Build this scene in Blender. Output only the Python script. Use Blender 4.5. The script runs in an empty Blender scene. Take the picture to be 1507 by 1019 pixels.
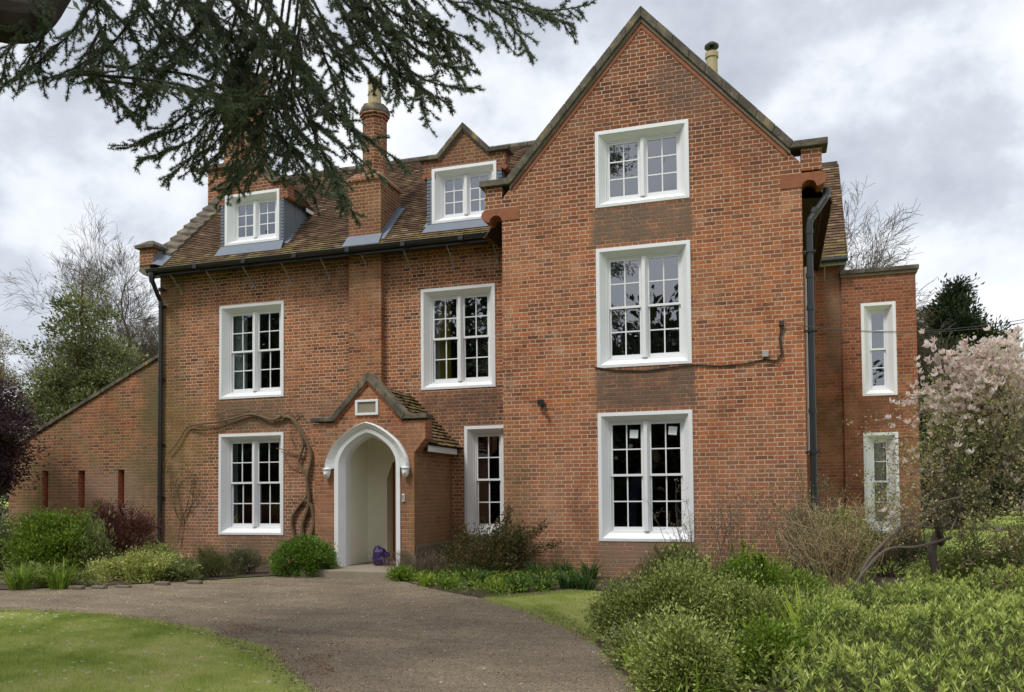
import bpy, math, random
import numpy as np
from mathutils import Vector, Matrix
R = math.radians
rnd = random.Random(7)
rs = np.random.RandomState(11)
SC = bpy.context.scene
COL = SC.collection

# ------------------------------------------------------------------ camera
F_, PY_, YAW, PIT, ROL, CZ, CD = 1219.87, 688.19, -0.30751, 0.033355, -0.0075347, 1.2307, 14.762
fw = Vector((math.sin(YAW)*math.cos(PIT), math.cos(YAW)*math.cos(PIT), math.sin(PIT)))
r0 = Vector((math.cos(YAW), -math.sin(YAW), 0)); u0 = r0.cross(fw)
rr = math.cos(ROL)*r0 + math.sin(ROL)*u0; uu = -math.sin(ROL)*r0 + math.cos(ROL)*u0
CAM = Vector((0, -CD, CZ))
cd = bpy.data.cameras.new('camera'); cam = bpy.data.objects.new('camera', cd); COL.objects.link(cam)
m = Matrix((rr, uu, -fw)).transposed().to_4x4(); m.translation = CAM
cam.matrix_world = m
cd.sensor_width = 36; cd.lens = F_/1507*36; cd.shift_y = (PY_-509.5)/1507
cd.clip_start = .05; cd.clip_end = 2000
SC.camera = cam
def dirv(x, y): return fw*F_ + rr*(x-753.5) - uu*(y-PY_)
def onY(x, y, Y): d = dirv(x, y); return CAM + d*((Y+CD)/d.y)
def onZ(x, y, Z): d = dirv(x, y); return CAM + d*((Z-CZ)/d.z)
def onD(x, y, dist): return CAM + dirv(x, y)*(dist/F_)
GZ = -0.25

# ------------------------------------------------------------------ node helper
class NT:
    def __init__(s, tree): s.t = tree; s.n = tree.nodes; s.l = tree.links
    def new(s, typ, props=None, **ins):
        nd = s.n.new(typ)
        for k, v in (props or {}).items(): setattr(nd, k, v)
        for k, v in ins.items():
            key = int(k[1:]) if k[0] == 'i' and k[1:].isdigit() else k.replace('_', ' ')
            s.put(nd.inputs[key], v)
        return nd
    def put(s, sock, v):
        if hasattr(v, 'is_output') or hasattr(v, 'links'): s.l.new(v, sock)
        elif hasattr(v, 'outputs'): s.l.new(v.outputs[0], sock)
        else:
            if isinstance(v, (tuple, list)) and len(v) == 3 and sock.type == 'RGBA': v = (*v, 1)
            sock.default_value = v
    def math(s, op, a, b=0.0, c=None):
        nd = s.new('ShaderNodeMath', {'operation': op}, i0=a, i1=b)
        if c is not None: s.put(nd.inputs[2], c)
        return nd.outputs[0]
    def mix(s, f, a, b, mode='MIX'):
        nd = s.new('ShaderNodeMix', {'data_type': 'RGBA', 'blend_type': mode})
        s.put(nd.inputs[0], f); s.put(nd.inputs[6], a); s.put(nd.inputs[7], b)
        return nd.outputs[2]
    def noise(s, vec, scale, detail=3, rough=.5, out=0):
        nd = s.new('ShaderNodeTexNoise', None, Scale=scale, Detail=detail, Roughness=rough)
        if vec is not None: s.put(nd.inputs['Vector'], vec)
        return nd.outputs[out]
    def ramp(s, f, stops, interp='LINEAR'):
        nd = s.n.new('ShaderNodeValToRGB'); s.put(nd.inputs[0], f); cr = nd.color_ramp; cr.interpolation = interp
        while len(cr.elements) < len(stops): cr.elements.new(.5)
        for e, (p, c) in zip(cr.elements, stops): e.position = p; e.color = (*c, 1) if len(c) == 3 else c
        return nd.outputs[0]
    def smooth(s, v, a, b, lo=0., hi=1.):
        nd = s.new('ShaderNodeMapRange', {'interpolation_type': 'SMOOTHSTEP'}, i0=v, i1=a, i2=b, i3=lo, i4=hi)
        return nd.outputs[0]
def newmat(name):
    M = bpy.data.materials.new(name); M.use_nodes = True
    t = NT(M.node_tree); bs = M.node_tree.nodes['Principled BSDF']
    return M, t, bs
def sr(*c):  # sRGB 0-255 -> linear
    return tuple(((v/255)/12.92 if v/255 <= .04045 else ((v/255+.055)/1.055)**2.4) for v in c)
def plain(name, col, rough=.6, nscale=8, var=.15, bump=0., metal=0., spec=.5):
    M, t, b = newmat(name)
    g = t.new('ShaderNodeNewGeometry').outputs['Position']
    n = t.noise(g, nscale, 5, .6)
    c = t.mix(n, tuple(v*(1-var) for v in col), tuple(min(1, v*(1+var)) for v in col))
    t.put(b.inputs['Base Color'], c); b.inputs['Roughness'].default_value = rough
    b.inputs['Metallic'].default_value = metal; b.inputs['Specular IOR Level'].default_value = spec
    if bump:
        bn = t.new('ShaderNodeBump', None, Strength=bump, Distance=.01); t.put(bn.inputs['Height'], t.noise(g, nscale*6, 4)); t.put(b.inputs['Normal'], bn.outputs[0])
    return M

BR_L, BR_H = .323, .075
def brick_mat(name, dark=.0, stains=(), mort=(.58, .43, .31), moss=.0, hue=0., pal=None):
    M, t, b = newmat(name)
    geo = t.new('ShaderNodeNewGeometry')
    pos = geo.outputs['Position']
    wob = t.noise(pos, 3.0, 2, .5, 1)
    wv = t.new('ShaderNodeVectorMath', {'operation': 'SUBTRACT'}, i0=wob, i1=(.5, .5, .5)).outputs[0]
    wv = t.new('ShaderNodeVectorMath', {'operation': 'SCALE'}, i0=wv); wv.inputs[3].default_value = .014
    wf = t.noise(pos, 35, 2, .5, 1)
    wf = t.new('ShaderNodeVectorMath', {'operation': 'SUBTRACT'}, i0=wf, i1=(.5, .5, .5)).outputs[0]
    wf = t.new('ShaderNodeVectorMath', {'operation': 'SCALE'}, i0=wf); wf.inputs[3].default_value = .009
    p2 = t.new('ShaderNodeVectorMath', {'operation': 'ADD'}, i0=pos, i1=wv.outputs[0]).outputs[0]
    p2 = t.new('ShaderNodeVectorMath', {'operation': 'ADD'}, i0=p2, i1=wf.outputs[0]).outputs[0]
    sp = t.new('ShaderNodeSeparateXYZ', None, i0=p2).outputs
    nn = t.new('ShaderNodeSeparateXYZ', None, i0=geo.outputs['True Normal']).outputs
    side = t.math('GREATER_THAN', t.math('ABSOLUTE', nn[0]), .75)
    u = t.math('ADD', t.math('MULTIPLY', sp[1], side), t.math('MULTIPLY', sp[0], t.math('SUBTRACT', 1., side)))
    v = sp[2]
    vr = t.math('DIVIDE', v, BR_H); row = t.math('FLOOR', vr); g = t.math('SUBTRACT', vr, row)
    odd = t.math('FLOORED_MODULO', row, 2.)
    wr = t.new('ShaderNodeTexWhiteNoise', {'noise_dimensions': '1D'}, W=row).outputs[0]
    tu = t.math('ADD', t.math('DIVIDE', u, BR_L), t.math('ADD', t.math('MULTIPLY', odd, .5), t.math('MULTIPLY', wr, .07)))
    cell = t.math('FLOOR', tu); f = t.math('SUBTRACT', tu, cell)
    isH = t.math('GREATER_THAN', f, .667)
    d = t.math('MULTIPLY', t.math('MINIMUM', t.math('MINIMUM', f, t.math('SUBTRACT', 1., f)), t.math('ABSOLUTE', t.math('SUBTRACT', f, .667))), BR_L)
    dv = t.math('MULTIPLY', t.math('MINIMUM', g, t.math('SUBTRACT', 1., g)), BR_H)
    dist = t.math('MINIMUM', d, dv)
    brk = t.smooth(dist, .0045, .0082)
    idv = t.new('ShaderNodeCombineXYZ', None, i0=t.math('ADD', t.math('MULTIPLY', cell, 2.), isH), i1=row).outputs[0]
    wn = t.new('ShaderNodeTexWhiteNoise', {'noise_dimensions': '3D'}, Vector=idv)
    rv, rc = wn.outputs[0], wn.outputs[1]
    pal = pal or [(0, sr(78, 54, 45)), (.16, sr(108, 70, 53)), (.38, sr(141, 88, 60)), (.64, sr(161, 99, 64)), (.88, sr(177, 107, 65)), (1, sr(202, 116, 58))]
    big = t.noise(pos, .9, 4, .6)
    rvb = t.math('POWER', rv, .8)
    rv2 = t.math('ADD', t.math('MULTIPLY', rvb, .62), t.math('MULTIPLY', t.math('SUBTRACT', big, .3), 1.15))
    rv2 = t.math('SUBTRACT', rv2, .03 + dark*.25)
    col = t.ramp(rv2, pal)
    fine = t.noise(pos, 60, 3, .7)
    col = t.mix(.5, col, t.mix(fine, tuple(.55 for _ in range(3)), (1.35, 1.35, 1.35)), 'MULTIPLY')
    mo = t.mix(t.noise(pos, 4, 3), tuple(.72*c for c in mort), tuple(1.2*c for c in mort))
    # a thin wash of lime or dirt joins the brick faces with the joints
    col = t.mix(t.smooth(t.noise(pos, 2.2, 4, .65), .52, .75, 0, .35), col, mo)
    if dark > 0: mo = t.mix(dark*.35, mo, (.06, .05, .04))
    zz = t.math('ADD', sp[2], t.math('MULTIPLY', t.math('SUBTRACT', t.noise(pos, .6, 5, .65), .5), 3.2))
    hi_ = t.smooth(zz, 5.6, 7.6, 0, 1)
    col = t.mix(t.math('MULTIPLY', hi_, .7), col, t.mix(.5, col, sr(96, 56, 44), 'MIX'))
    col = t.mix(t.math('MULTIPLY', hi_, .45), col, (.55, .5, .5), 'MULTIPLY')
    lo_ = t.smooth(zz, 3.2, .8, 0, .38)
    col = t.mix(lo_, col, sr(158, 116, 92))
    c = t.mix(brk, mo, col)
    up_ = t.smooth(t.noise(pos, .8, 6, .75), .5, .66, 0, .75)
    c = t.mix(up_, c, t.mix(1., c, (.62, .55, .52), 'MULTIPLY'))
    # soot and algae in broad patches
    n2 = t.noise(pos, .45, 5, .65)
    c = t.mix(t.smooth(n2, .48, .72, 0, .5), c, sr(104, 80, 64))
    n3 = t.noise(pos, 1.4, 5, .65)
    c = t.mix(t.smooth(n3, .52, .7, 0, .4), c, sr(190, 146, 114))
    posz = t.new('ShaderNodeSeparateXYZ', None, i0=pos).outputs
    if moss:
        mm = t.math('MULTIPLY', t.smooth(t.noise(pos, .7, 4, .6), .42, .62), moss)
        c = t.mix(mm, c, t.mix(brk, sr(142, 128, 88), sr(106, 92, 58)))
    foot = t.math('MULTIPLY', t.smooth(posz[2], 1.3, .0), t.smooth(t.noise(pos, 1.3, 4, .6), .35, .65, .1, .55))
    c = t.mix(foot, c, sr(112, 92, 72))
    for (x0, x1, z0, z1, so, st, cc) in stains:
        jx = t.math('ADD', posz[0], t.math('MULTIPLY', t.math('SUBTRACT', t.noise(pos, 3.5, 6, .75), .5), so*5))
        jz = t.math('ADD', posz[2], t.math('MULTIPLY', t.math('SUBTRACT', t.noise(pos, 2.1, 5, .7), .5), so*3))
        mk = t.math('MULTIPLY', t.math('MULTIPLY', t.smooth(jx, x0-so, x0+so), t.smooth(jx, x1+so, x1-so)),
                    t.math('MULTIPLY', t.smooth(jz, z0-so*2, z0+so*2), t.smooth(jz, z1+so, z1-so)))
        mk = t.math('MULTIPLY', mk, t.smooth(t.noise(pos, 2.6, 6, .75), .34, .56, st*.5, st))
        c = t.mix(mk, c, t.mix(.5, cc, t.mix(fine, (.5, .5, .5), (1.4, 1.4, 1.4)), 'MULTIPLY'))
    t.put(b.inputs['Base Color'], c)
    b.inputs['Roughness'].default_value = .9; b.inputs['Specular IOR Level'].default_value = .25
    h = t.math('ADD', t.math('MULTIPLY', brk, .8), t.math('ADD', t.math('MULTIPLY', fine, .35), t.math('MULTIPLY', rv, .35)))
    bn = t.new('ShaderNodeBump', None, Strength=.7, Distance=.008, Height=h)
    t.put(b.inputs['Normal'], bn.outputs[0])
    return M

GREY = sr(112, 96, 80); DRK = sr(98, 84, 72)
MAT = {}
MAT['gable_brick'] = brick_mat('gable_brick', -.15, stains=[
    (-3.12, -1.32, 5.76, 6.42, .05, .85, GREY), (-3.08, -1.3, 2.75, 3.48, .06, .8, DRK), (-3.05, -1.3, -.2, .36, .08, .7, sr(140, 118, 100)),
    (-4.9, -4.35, -.3, 2.2, .3, .5, sr(104, 90, 62)), (-1.9, -1.0, 7.9, 8.9, .3, .55, sr(96, 84, 76)), (-1.6, .0, 8.2, 8.7, .5, .2, GREY),
    (-1.2, .5, 6.6, 8.0, .8, .25, sr(95, 62, 48))])
MAT['main_brick'] = brick_mat('main_brick', .35, stains=[
    (-12.35, -10.5, 2.75, 3.46, .08, .8, sr(110, 94, 74)), (-7.2, -5.4, 2.6, 3.46, .15, .75, sr(98, 76, 62)), (-12.3, -10.5, -.1, .34, .1, .6, GREY),
    (-14.2, -13.3, -.3, 6.6, .2, .55, sr(108, 92, 58)), (-14., -12.6, 1.6, 3.6, .4, .6, sr(122, 104, 62)), (-9.4, -7.9, 5.2, 6.6, .4, .3, sr(92, 60, 46)), (-8.9, -8.0, 2.9, 5.2, .15, .3, GREY), (-10.5, -8.9, 2.5, 3.5, .3, .4, GREY)],
    mort=(.70, .53, .37))
MAT['chimney_brick'] = brick_mat('chimney_brick', .2, mort=(.5, .36, .25), moss=.25)
MAT['leanto_brick'] = brick_mat('leanto_brick', .3, moss=.9, mort=(.5, .38, .24), stains=[(-16.3, -14.4, .7, 1.9, .3, .6, sr(152, 124, 108)), (-14.6, -13.9, -.2, 5, .25, .6, sr(98, 86, 60))])
MAT['porch_brick'] = brick_mat('porch_brick', .15, stains=[(-6.6, -6.3, -.3, 1.9, .18, .6, sr(140, 118, 78)), (-8.5, -6.4, 1.9, 2.5, .2, .3, GREY)], mort=(.46, .31, .2))
MAT['slit_brick'] = brick_mat('slit_brick', -.6, mort=(.5, .3, .18), pal=[(0, sr(150, 84, 52)), (1, sr(206, 112, 62))])
MAT['wing_brick'] = brick_mat('wing_brick', .35, stains=[(1.75, 2.7, 2.7, 3.35, .1, .7, sr(100, 70, 55)), (1.15, 1.5, 4.0, 6.2, .06, .6, sr(120, 104, 84)), (.5, 1.5, 2.2, 3.3, .3, .6, sr(112, 92, 58))], mort=(.42, .26, .17),
    pal=[(0, sr(96, 60, 46)), (.2, sr(126, 76, 55)), (.55, sr(150, 88, 60)), (1, sr(172, 100, 64))])
MAT['terracotta'] = plain('terracotta', sr(140, 86, 58), .85, 6, .5, .6)
MAT['white_paint'] = plain('white_paint', (.77, .78, .79), .42, 3, .05)
MAT['cream_plaster'] = plain('cream_plaster', (.86, .83, .68), .8, 3, .08)
MAT['stone'] = plain('stone', sr(112, 102, 86), .9, 7, .35, .5)
MAT['step_stone'] = plain('step_stone', sr(140, 130, 112), .9, 5, .2, .4)
MAT['lead'] = plain('lead', sr(112, 120, 132), .75, 6, .15, .1)
MAT['black_metal'] = plain('black_metal', (.022, .023, .026), .35, 10, .2)
MAT['zinc_bracket'] = plain('zinc_bracket', (.3, .27, .26), .6, 10, .2)
MAT['wood_door'] = plain('wood_door', sr(176, 104, 44), .45, 10, .3)
MAT['paper'] = plain('paper', (.75, .8, .8), .8, 4, .03)
MAT['cable'] = plain('cable', (.03, .025, .022), .6)
MAT['grey_box'] = plain('grey_box', (.35, .35, .33), .6)
MAT['flue'] = plain('flue', sr(170, 155, 120), .7, 12, .2)
MAT['curtain_pale'] = plain('curtain_pale', (.62, .68, .66), .9, 6, .1)
MAT['blind'] = plain('blind', (.85, .84, .72), .9, 4, .12)
MAT['curtain_yellow'] = plain('curtain_yellow', (.42, .33, .05), .9, 6, .2)
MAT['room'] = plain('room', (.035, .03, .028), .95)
MAT['navy'] = plain('navy', (.03, .035, .09), .9)
MAT['skin'] = plain('skin', (.5, .3, .22), .6)
MAT['purple_bag'] = plain('purple_bag', (.03, .01, .085), .45, 14, .4, .5)
MAT['doormat'] = plain('doormat', (.09, .05, .03), .95, 30, .4)
MAT['bark_grey'] = plain('bark_grey', sr(98, 88, 78), .95, 14, .35, .6)
MAT['bark_brown'] = plain('bark_brown', sr(80, 66, 50), .95, 12, .4, .6)
MAT['bark_dark'] = plain('bark_dark', sr(52, 42, 34), .95, 9, .5, .8)
MAT['vine_bark'] = plain('vine_bark', sr(112, 94, 72), .95, 20, .4, .6)
MAT['dry_stem'] = plain('dry_stem', sr(160, 142, 108), .95, 12, .3)
MAT['soil'] = plain('soil', sr(72, 58, 45), .98, 22, .5, .8)

def tile_mat():
    M, t, b = newmat('roof_tile')
    geo = t.new('ShaderNodeNewGeometry'); pos = geo.outputs['Position']
    at = t.new('ShaderNodeAttribute', {'attribute_name': 'tint'}).outputs['Fac']
    c = t.ramp(at, [(0, sr(78, 60, 48)), (.35, sr(96, 76, 60)), (.7, sr(110, 88, 70)), (.95, sr(122, 98, 76)), (1, sr(144, 128, 108))])
    lich = t.smooth(t.noise(pos, 1.6, 5, .7), .58, .76, 0, .35)
    c = t.mix(lich, c, sr(118, 110, 66))
    z = t.new('ShaderNodeSeparateXYZ', None, i0=pos).outputs
    low = t.math('MULTIPLY', t.smooth(z[2], 7.15, 6.6), t.smooth(t.noise(pos, 3, 4, .7), .4, .7, 0, .75))
    c = t.mix(low, c, sr(140, 132, 70))
    c = t.mix(.6, c, t.mix(t.noise(pos, 40, 3, .7), (.5, .5, .5), (1.4, 1.4, 1.4)), 'MULTIPLY')
    t.put(b.inputs['Base Color'], c); b.inputs['Roughness'].default_value = .92; b.inputs['Specular IOR Level'].default_value = .2
    return M
MAT['roof_tile'] = tile_mat()
def coping_mat():
    M, t, b = newmat('coping_stone')
    geo = t.new('ShaderNodeNewGeometry'); pos = geo.outputs['Position']
    n = t.noise(pos, 3.5, 5, .65)
    c = t.ramp(n, [(.25, sr(62, 56, 50)), (.45, sr(84, 77, 68)), (.6, sr(112, 104, 88)), (.72, sr(156, 134, 72)), (.85, sr(168, 164, 148))])
    c = t.mix(.5, c, t.mix(t.noise(pos, 50, 3, .7), (.5, .5, .5), (1.4, 1.4, 1.4)), 'MULTIPLY')
    t.put(b.inputs['Base Color'], c); b.inputs['Roughness'].default_value = .95
    bn = t.new('ShaderNodeBump', None, Strength=.6, Distance=.01, Height=t.noise(pos, 25, 4)); t.put(b.inputs['Normal'], bn.outputs[0])
    return M
MAT['coping_stone'] = coping_mat()
def glass_mat():
    M, t, b = newmat('window_glass')
    tr = t.new('ShaderNodeBsdfTransparent', None, Color=(.72, .76, .76, 1))
    gl = t.new('ShaderNodeBsdfGlossy', None, Roughness=.012)
    gl.inputs['Color'].default_value = (.9, .93, 1, 1)
    geo = t.new('ShaderNodeNewGeometry'); pos = geo.outputs['Position']
    bn = t.new('ShaderNodeBump', None, Strength=.05, Distance=.02, Height=t.noise(pos, 2.2, 1)); t.put(gl.inputs['Normal'], bn.outputs[0])
    lw = t.new('ShaderNodeFresnel', None, IOR=1.5)
    fac = t.math('MINIMUM', t.math('MULTIPLY', lw.outputs[0], 6.), .8)
    mx = t.new('ShaderNodeMixShader'); t.put(mx.inputs[0], fac); t.put(mx.inputs[1], tr.outputs[0]); t.put(mx.inputs[2], gl.outputs[0])
    t.put(t.n['Material Output'].inputs['Surface'], mx.outputs[0])
    return M
MAT['glass'] = glass_mat()

def leaf_mat(name, stops, trans=.35, rough=.5, spec=.4):
    M, t, b = newmat(name)
    at = t.new('ShaderNodeAttribute', {'attribute_name': 'tint'}).outputs['Fac']
    n = max(1, len(stops)-1)
    c = t.ramp(at, [(i/n, s) for i, s in enumerate(stops)])
    t.put(b.inputs['Base Color'], c); b.inputs['Roughness'].default_value = rough; b.inputs['Specular IOR Level'].default_value = spec
    tl = t.new('ShaderNodeBsdfTranslucent'); t.put(tl.inputs['Color'], c)
    mx = t.new('ShaderNodeMixShader', None, i0=trans); t.put(mx.inputs[1], b.outputs[0]); t.put(mx.inputs[2], tl.outputs[0])
    t.put(t.n['Material Output'].inputs['Surface'], mx.outputs[0])
    return M
LM = dict(
 bright=[(.05, .09, .015), (.1, .18, .025), (.17, .28, .04), (.27, .38, .07)],
 mid=[(.06, .085, .03), (.135, .18, .055), (.25, .32, .105), (.46, .54, .25)],
 sage=[(.08, .1, .045), (.14, .18, .08), (.22, .27, .125), (.34, .39, .22)],
 grey=[(.05, .06, .045), (.1, .12, .085), (.17, .19, .13), (.26, .28, .2)],
 purple=[(.06, .022, .022), (.11, .038, .034), (.17, .058, .048), (.25, .09, .065)],
 plum=[(.04, .022, .028), (.07, .036, .044), (.11, .06, .066), (.16, .09, .095)],
 vari=[(.1, .15, .04), (.26, .33, .1), (.5, .54, .26), (.72, .72, .45)],
 box=[(.04, .08, .015), (.08, .16, .028), (.14, .26, .045), (.26, .4, .08)],
 rosemary=[(.05, .065, .03), (.1, .12, .055), (.16, .18, .085), (.24, .26, .14)],
 rose=[(.03, .04, .016), (.065, .075, .03), (.11, .1, .045), (.17, .09, .055)],
 dark=[(.012, .02, .008), (.022, .036, .013), (.036, .056, .02), (.06, .085, .032)],
 holly=[(.055, .075, .036), (.11, .135, .065), (.18, .215, .11), (.32, .35, .22)],
 cedar=[(.045, .065, .036), (.1, .135, .07), (.17, .215, .125), (.29, .35, .25)],
 light=[(.04, .07, .022), (.11, .17, .045), (.26, .36, .095), (.52, .62, .24)],
 pale=[(.12, .11, .06), (.2, .19, .1), (.3, .28, .17), (.42, .38, .27)],
 petal=[(.84, .64, .61), (.9, .75, .7), (.92, .84, .79), (.93, .9, .87)],
 yblade=[(.14, .22, .03), (.24, .36, .05), (.34, .46, .07)],
 blade=[(.03, .065, .025), (.04, .1, .03), (.07, .15, .045), (.12, .2, .07)],
 grass=[(.2, .3, .055), (.4, .49, .1), (.58, .62, .2), (.74, .66, .38)],
 rust=[(.14, .07, .04), (.24, .13, .07), (.36, .2, .12), (.48, .3, .2)],
 brown=[(.1, .075, .05), (.17, .13, .09), (.26, .2, .14), (.36, .29, .21)])
for k in LM:
    if k not in ('petal', 'brown', 'rust', 'plum', 'purple', 'cedar', 'dark', 'grass'): LM[k] = [(a*1.3, b*1.2, c*.9) for a, b, c in LM[k]]
for k, v in LM.items(): MAT['leaf_'+k] = leaf_mat('leaf_'+k, v, .22 if k in ('dark', 'cedar', 'holly') else .55 if k == 'petal' else .33)

# ------------------------------------------------------------------ object helpers
def tag(o, label=None, cat=None, group=None, kind=None):
    if label: o['label'] = label
    if cat: o['category'] = cat
    if group: o['group'] = group
    if kind: o['kind'] = kind
    return o
def empty(name, loc, label=None, cat=None, group=None):
    o = bpy.data.objects.new(name, None); COL.objects.link(o); o.location = loc; o.empty_display_size = .2
    return tag(o, label, cat, group)
def link(name, me, mat, parent=None):
    o = bpy.data.objects.new(name, me); COL.objects.link(o)
    if mat is not None: me.materials.append(MAT[mat] if isinstance(mat, str) else mat)
    if parent is not None:
        o.parent = parent
        if parent.parent is None: o.matrix_parent_inverse = Matrix.Translation(-parent.location)
    return o
class MB:
    def __init__(s): s.v = []; s.f = []
    def add(s, vs, fs):
        k = len(s.v); s.v += [tuple(v) for v in vs]; s.f += [tuple(i+k for i in f) for f in fs]; return s
    def box(s, x0, x1, y0, y1, z0, z1):
        return s.add([(x0, y0, z0), (x1, y0, z0), (x1, y1, z0), (x0, y1, z0), (x0, y0, z1), (x1, y0, z1), (x1, y1, z1), (x0, y1, z1)],
                     [(0, 3, 2, 1), (4, 5, 6, 7), (0, 1, 5, 4), (1, 2, 6, 5), (2, 3, 7, 6), (3, 0, 4, 7)])
    def quad(s, a, b, c, d): return s.add([a, b, c, d], [(0, 1, 2, 3)])
    def prism(s, poly, y0, y1):   # poly in XZ counter-clockwise seen from the front (-Y)
        n = len(poly)
        vs = [(x, y0, z) for x, z in poly]+[(x, y1, z) for x, z in poly]
        return s.add(vs, [tuple(range(n)), tuple(range(2*n-1, n-1, -1))]+[(i, i+n, (i+1) % n+n, (i+1) % n) for i in range(n)])
    def tube(s, pts, rad, n=8, cap=True):
        pts = [Vector(p) for p in pts]; k = len(s.v); m = len(pts)
        rad = rad if hasattr(rad, '__len__') else [rad]*m
        ref = None
        for i, p in enumerate(pts):
            d = (pts[min(i+1, m-1)]-pts[max(i-1, 0)]).normalized()
            if ref is None: ref = d.orthogonal().normalized()
            ref = (ref - d*ref.dot(d));
            ref = ref.normalized() if ref.length > 1e-5 else d.orthogonal().normalized()
            b = d.cross(ref)
            for j in range(n):
                a = 2*math.pi*j/n; q = p+(ref*math.cos(a)+b*math.sin(a))*rad[i]; s.v.append(tuple(q))
        for i in range(m-1):
            for j in range(n):
                s.f.append((k+i*n+j, k+i*n+(j+1) % n, k+(i+1)*n+(j+1) % n, k+(i+1)*n+j))
        if cap: s.f.append(tuple(k+j for j in range(n-1, -1, -1))); s.f.append(tuple(k+(m-1)*n+j for j in range(n)))
        return s
    def lathe(s, cx, cy, prof, n=16, ph=0.):  # prof: [(r,z)]
        k = len(s.v)
        for r, z in prof:
            for j in range(n):
                a = 2*math.pi*(j+ph)/n; s.v.append((cx+r*math.cos(a), cy+r*math.sin(a), z))
        for i in range(len(prof)-1):
            for j in range(n): s.f.append((k+i*n+j, k+i*n+(j+1) % n, k+(i+1)*n+(j+1) % n, k+(i+1)*n+j))
        s.f.append(tuple(k+j for j in range(n-1, -1, -1))); s.f.append(tuple(k+(len(prof)-1)*n+j for j in range(n)))
        return s
    def build(s, name, mat, parent=None, smooth=False, bevel=0):
        me = bpy.data.meshes.new(name); me.from_pydata(s.v, [], s.f); me.update()
        if smooth: me.shade_smooth()
        o = link(name, me, mat, parent)
        if bevel:
            b = o.modifiers.new('b', 'BEVEL'); b.width = bevel; b.segments = 2; b.limit_method = 'ANGLE'; b.angle_limit = R(40)
        return o
def fastmesh(name, V, nper, tint=None):
    """V (N, nper, 3): N polygons of nper verts; tint (N,)"""
    N = V.shape[0]; me = bpy.data.meshes.new(name)
    me.vertices.add(N*nper); me.vertices.foreach_set('co', V.reshape(-1).astype(np.float32))
    me.loops.add(N*nper); me.loops.foreach_set('vertex_index', np.arange(N*nper, dtype=np.int32))
    me.polygons.add(N); me.polygons.foreach_set('loop_start', np.arange(N, dtype=np.int32)*nper)
    me.update(calc_edges=True)
    if tint is not None:
        a = me.attributes.new('tint', 'FLOAT', 'FACE'); a.data.foreach_set('value', np.clip(tint, 0, 1).astype(np.float32))
    return me
def nrm(v): return v/np.maximum(np.linalg.norm(v, axis=-1, keepdims=True), 1e-9)
def leafV(P, D, L, W, fold=.25, bend=0.0):
    N = len(P); D = nrm(D); A = nrm(rs.normal(size=(N, 3))); S = nrm(np.cross(D, A)); U = np.cross(S, D)
    L = np.broadcast_to(np.asarray(L, float), (N,))[:, None]; W = np.broadcast_to(np.asarray(W, float), (N,))[:, None]
    mid = P+D*L*.45
    V = np.stack([P, mid+S*W*.5+U*W*fold, P+D*L-U*L*bend, mid-S*W*.5+U*W*fold], 1)
    return V
def leafobj(name, mat, parent, V, tint): return link(name, fastmesh(name, V, V.shape[1], tint), mat, parent)

def wall_cells(mb, xa, xb, z0, top, holes, Y, ynorm=-1):
    xs = sorted(set([xa, xb]+[h[0] for h in holes]+[h[1] for h in holes]+[t for t in getattr(top, 'br', ()) if xa < t < xb]))
    tf = top if callable(top) else (lambda x: top)
    for a, b in zip(xs[:-1], xs[1:]):
        mid = (a+b)/2; zs = z0
        for h in sorted([h for h in holes if h[0] < mid < h[1]], key=lambda h: h[2]):
            mb.quad((a, Y, zs), (b, Y, zs), (b, Y, h[2]), (a, Y, h[2])); zs = h[3]
        mb.quad((a, Y, zs), (b, Y, zs), (b, Y, tf(b)), (a, Y, tf(a)))

def tiles(name, o, a, s, La, Ls, mat='roof_tile', parent=None, pred=None, gauge=.1, tw=.165, th=.014, jit=1.):
    """o eave corner, a unit along eave, s unit up the slope"""
    o = np.array(o, float); a = np.array(a, float); s = np.array(s, float); n = np.cross(a, s)
    if n[2] < 0: n = -n
    rows = int(Ls/gauge); cols = int(La/tw)+2
    C = []; T = []
    for r in range(rows):
        for c in range(cols):
            x0 = (c-(.5 if r % 2 else 0))*tw; x1 = min(x0+tw-.004, La); x0 = max(x0, 0)
            if x1-x0 < .02: continue
            y0 = r*gauge
            if pred and not pred(o+a*(x0+x1)/2+s*(y0+gauge*.5)): continue
            j = rnd.uniform(-.004, .006)*jit; k1 = rnd.uniform(0, .008)*jit; k2 = rnd.uniform(0, .008)*jit
            y0 += j; y1 = (r+1)*gauge+.03
            hb = .032
            p = [o+a*x0+s*y0+n*(hb+k1), o+a*x1+s*y0+n*(hb+k2), o+a*x1+s*y1+n*.008, o+a*x0+s*y1+n*.008,
                 o+a*x0+s*y0+n*(hb+k1-th-.006), o+a*x1+s*y0+n*(hb+k2-th-.006)]
            C.append([p[0], p[1], p[2], p[3]]); C.append([p[4], p[5], p[1], p[0]])
            C.append([p[4], p[0], p[3], p[3]-n*.005]); C.append([p[1], p[5], p[2]-n*.005, p[2]])
            tt = rnd.random(); T += [tt]*4
    V = np.array(C)
    return link(name, fastmesh(name, V, 4, np.array(T)), mat, parent)

# ================================================================== HOUSE
house = empty('brick_house', (-6, 3, GZ), 'large red brick house with a tall gable, a tiled roof and white framed windows', 'house')
H = house
WY, TY = 1.48, 5.22
SL = .95
def roofz(Y): return 5.55+SL*Y

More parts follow.
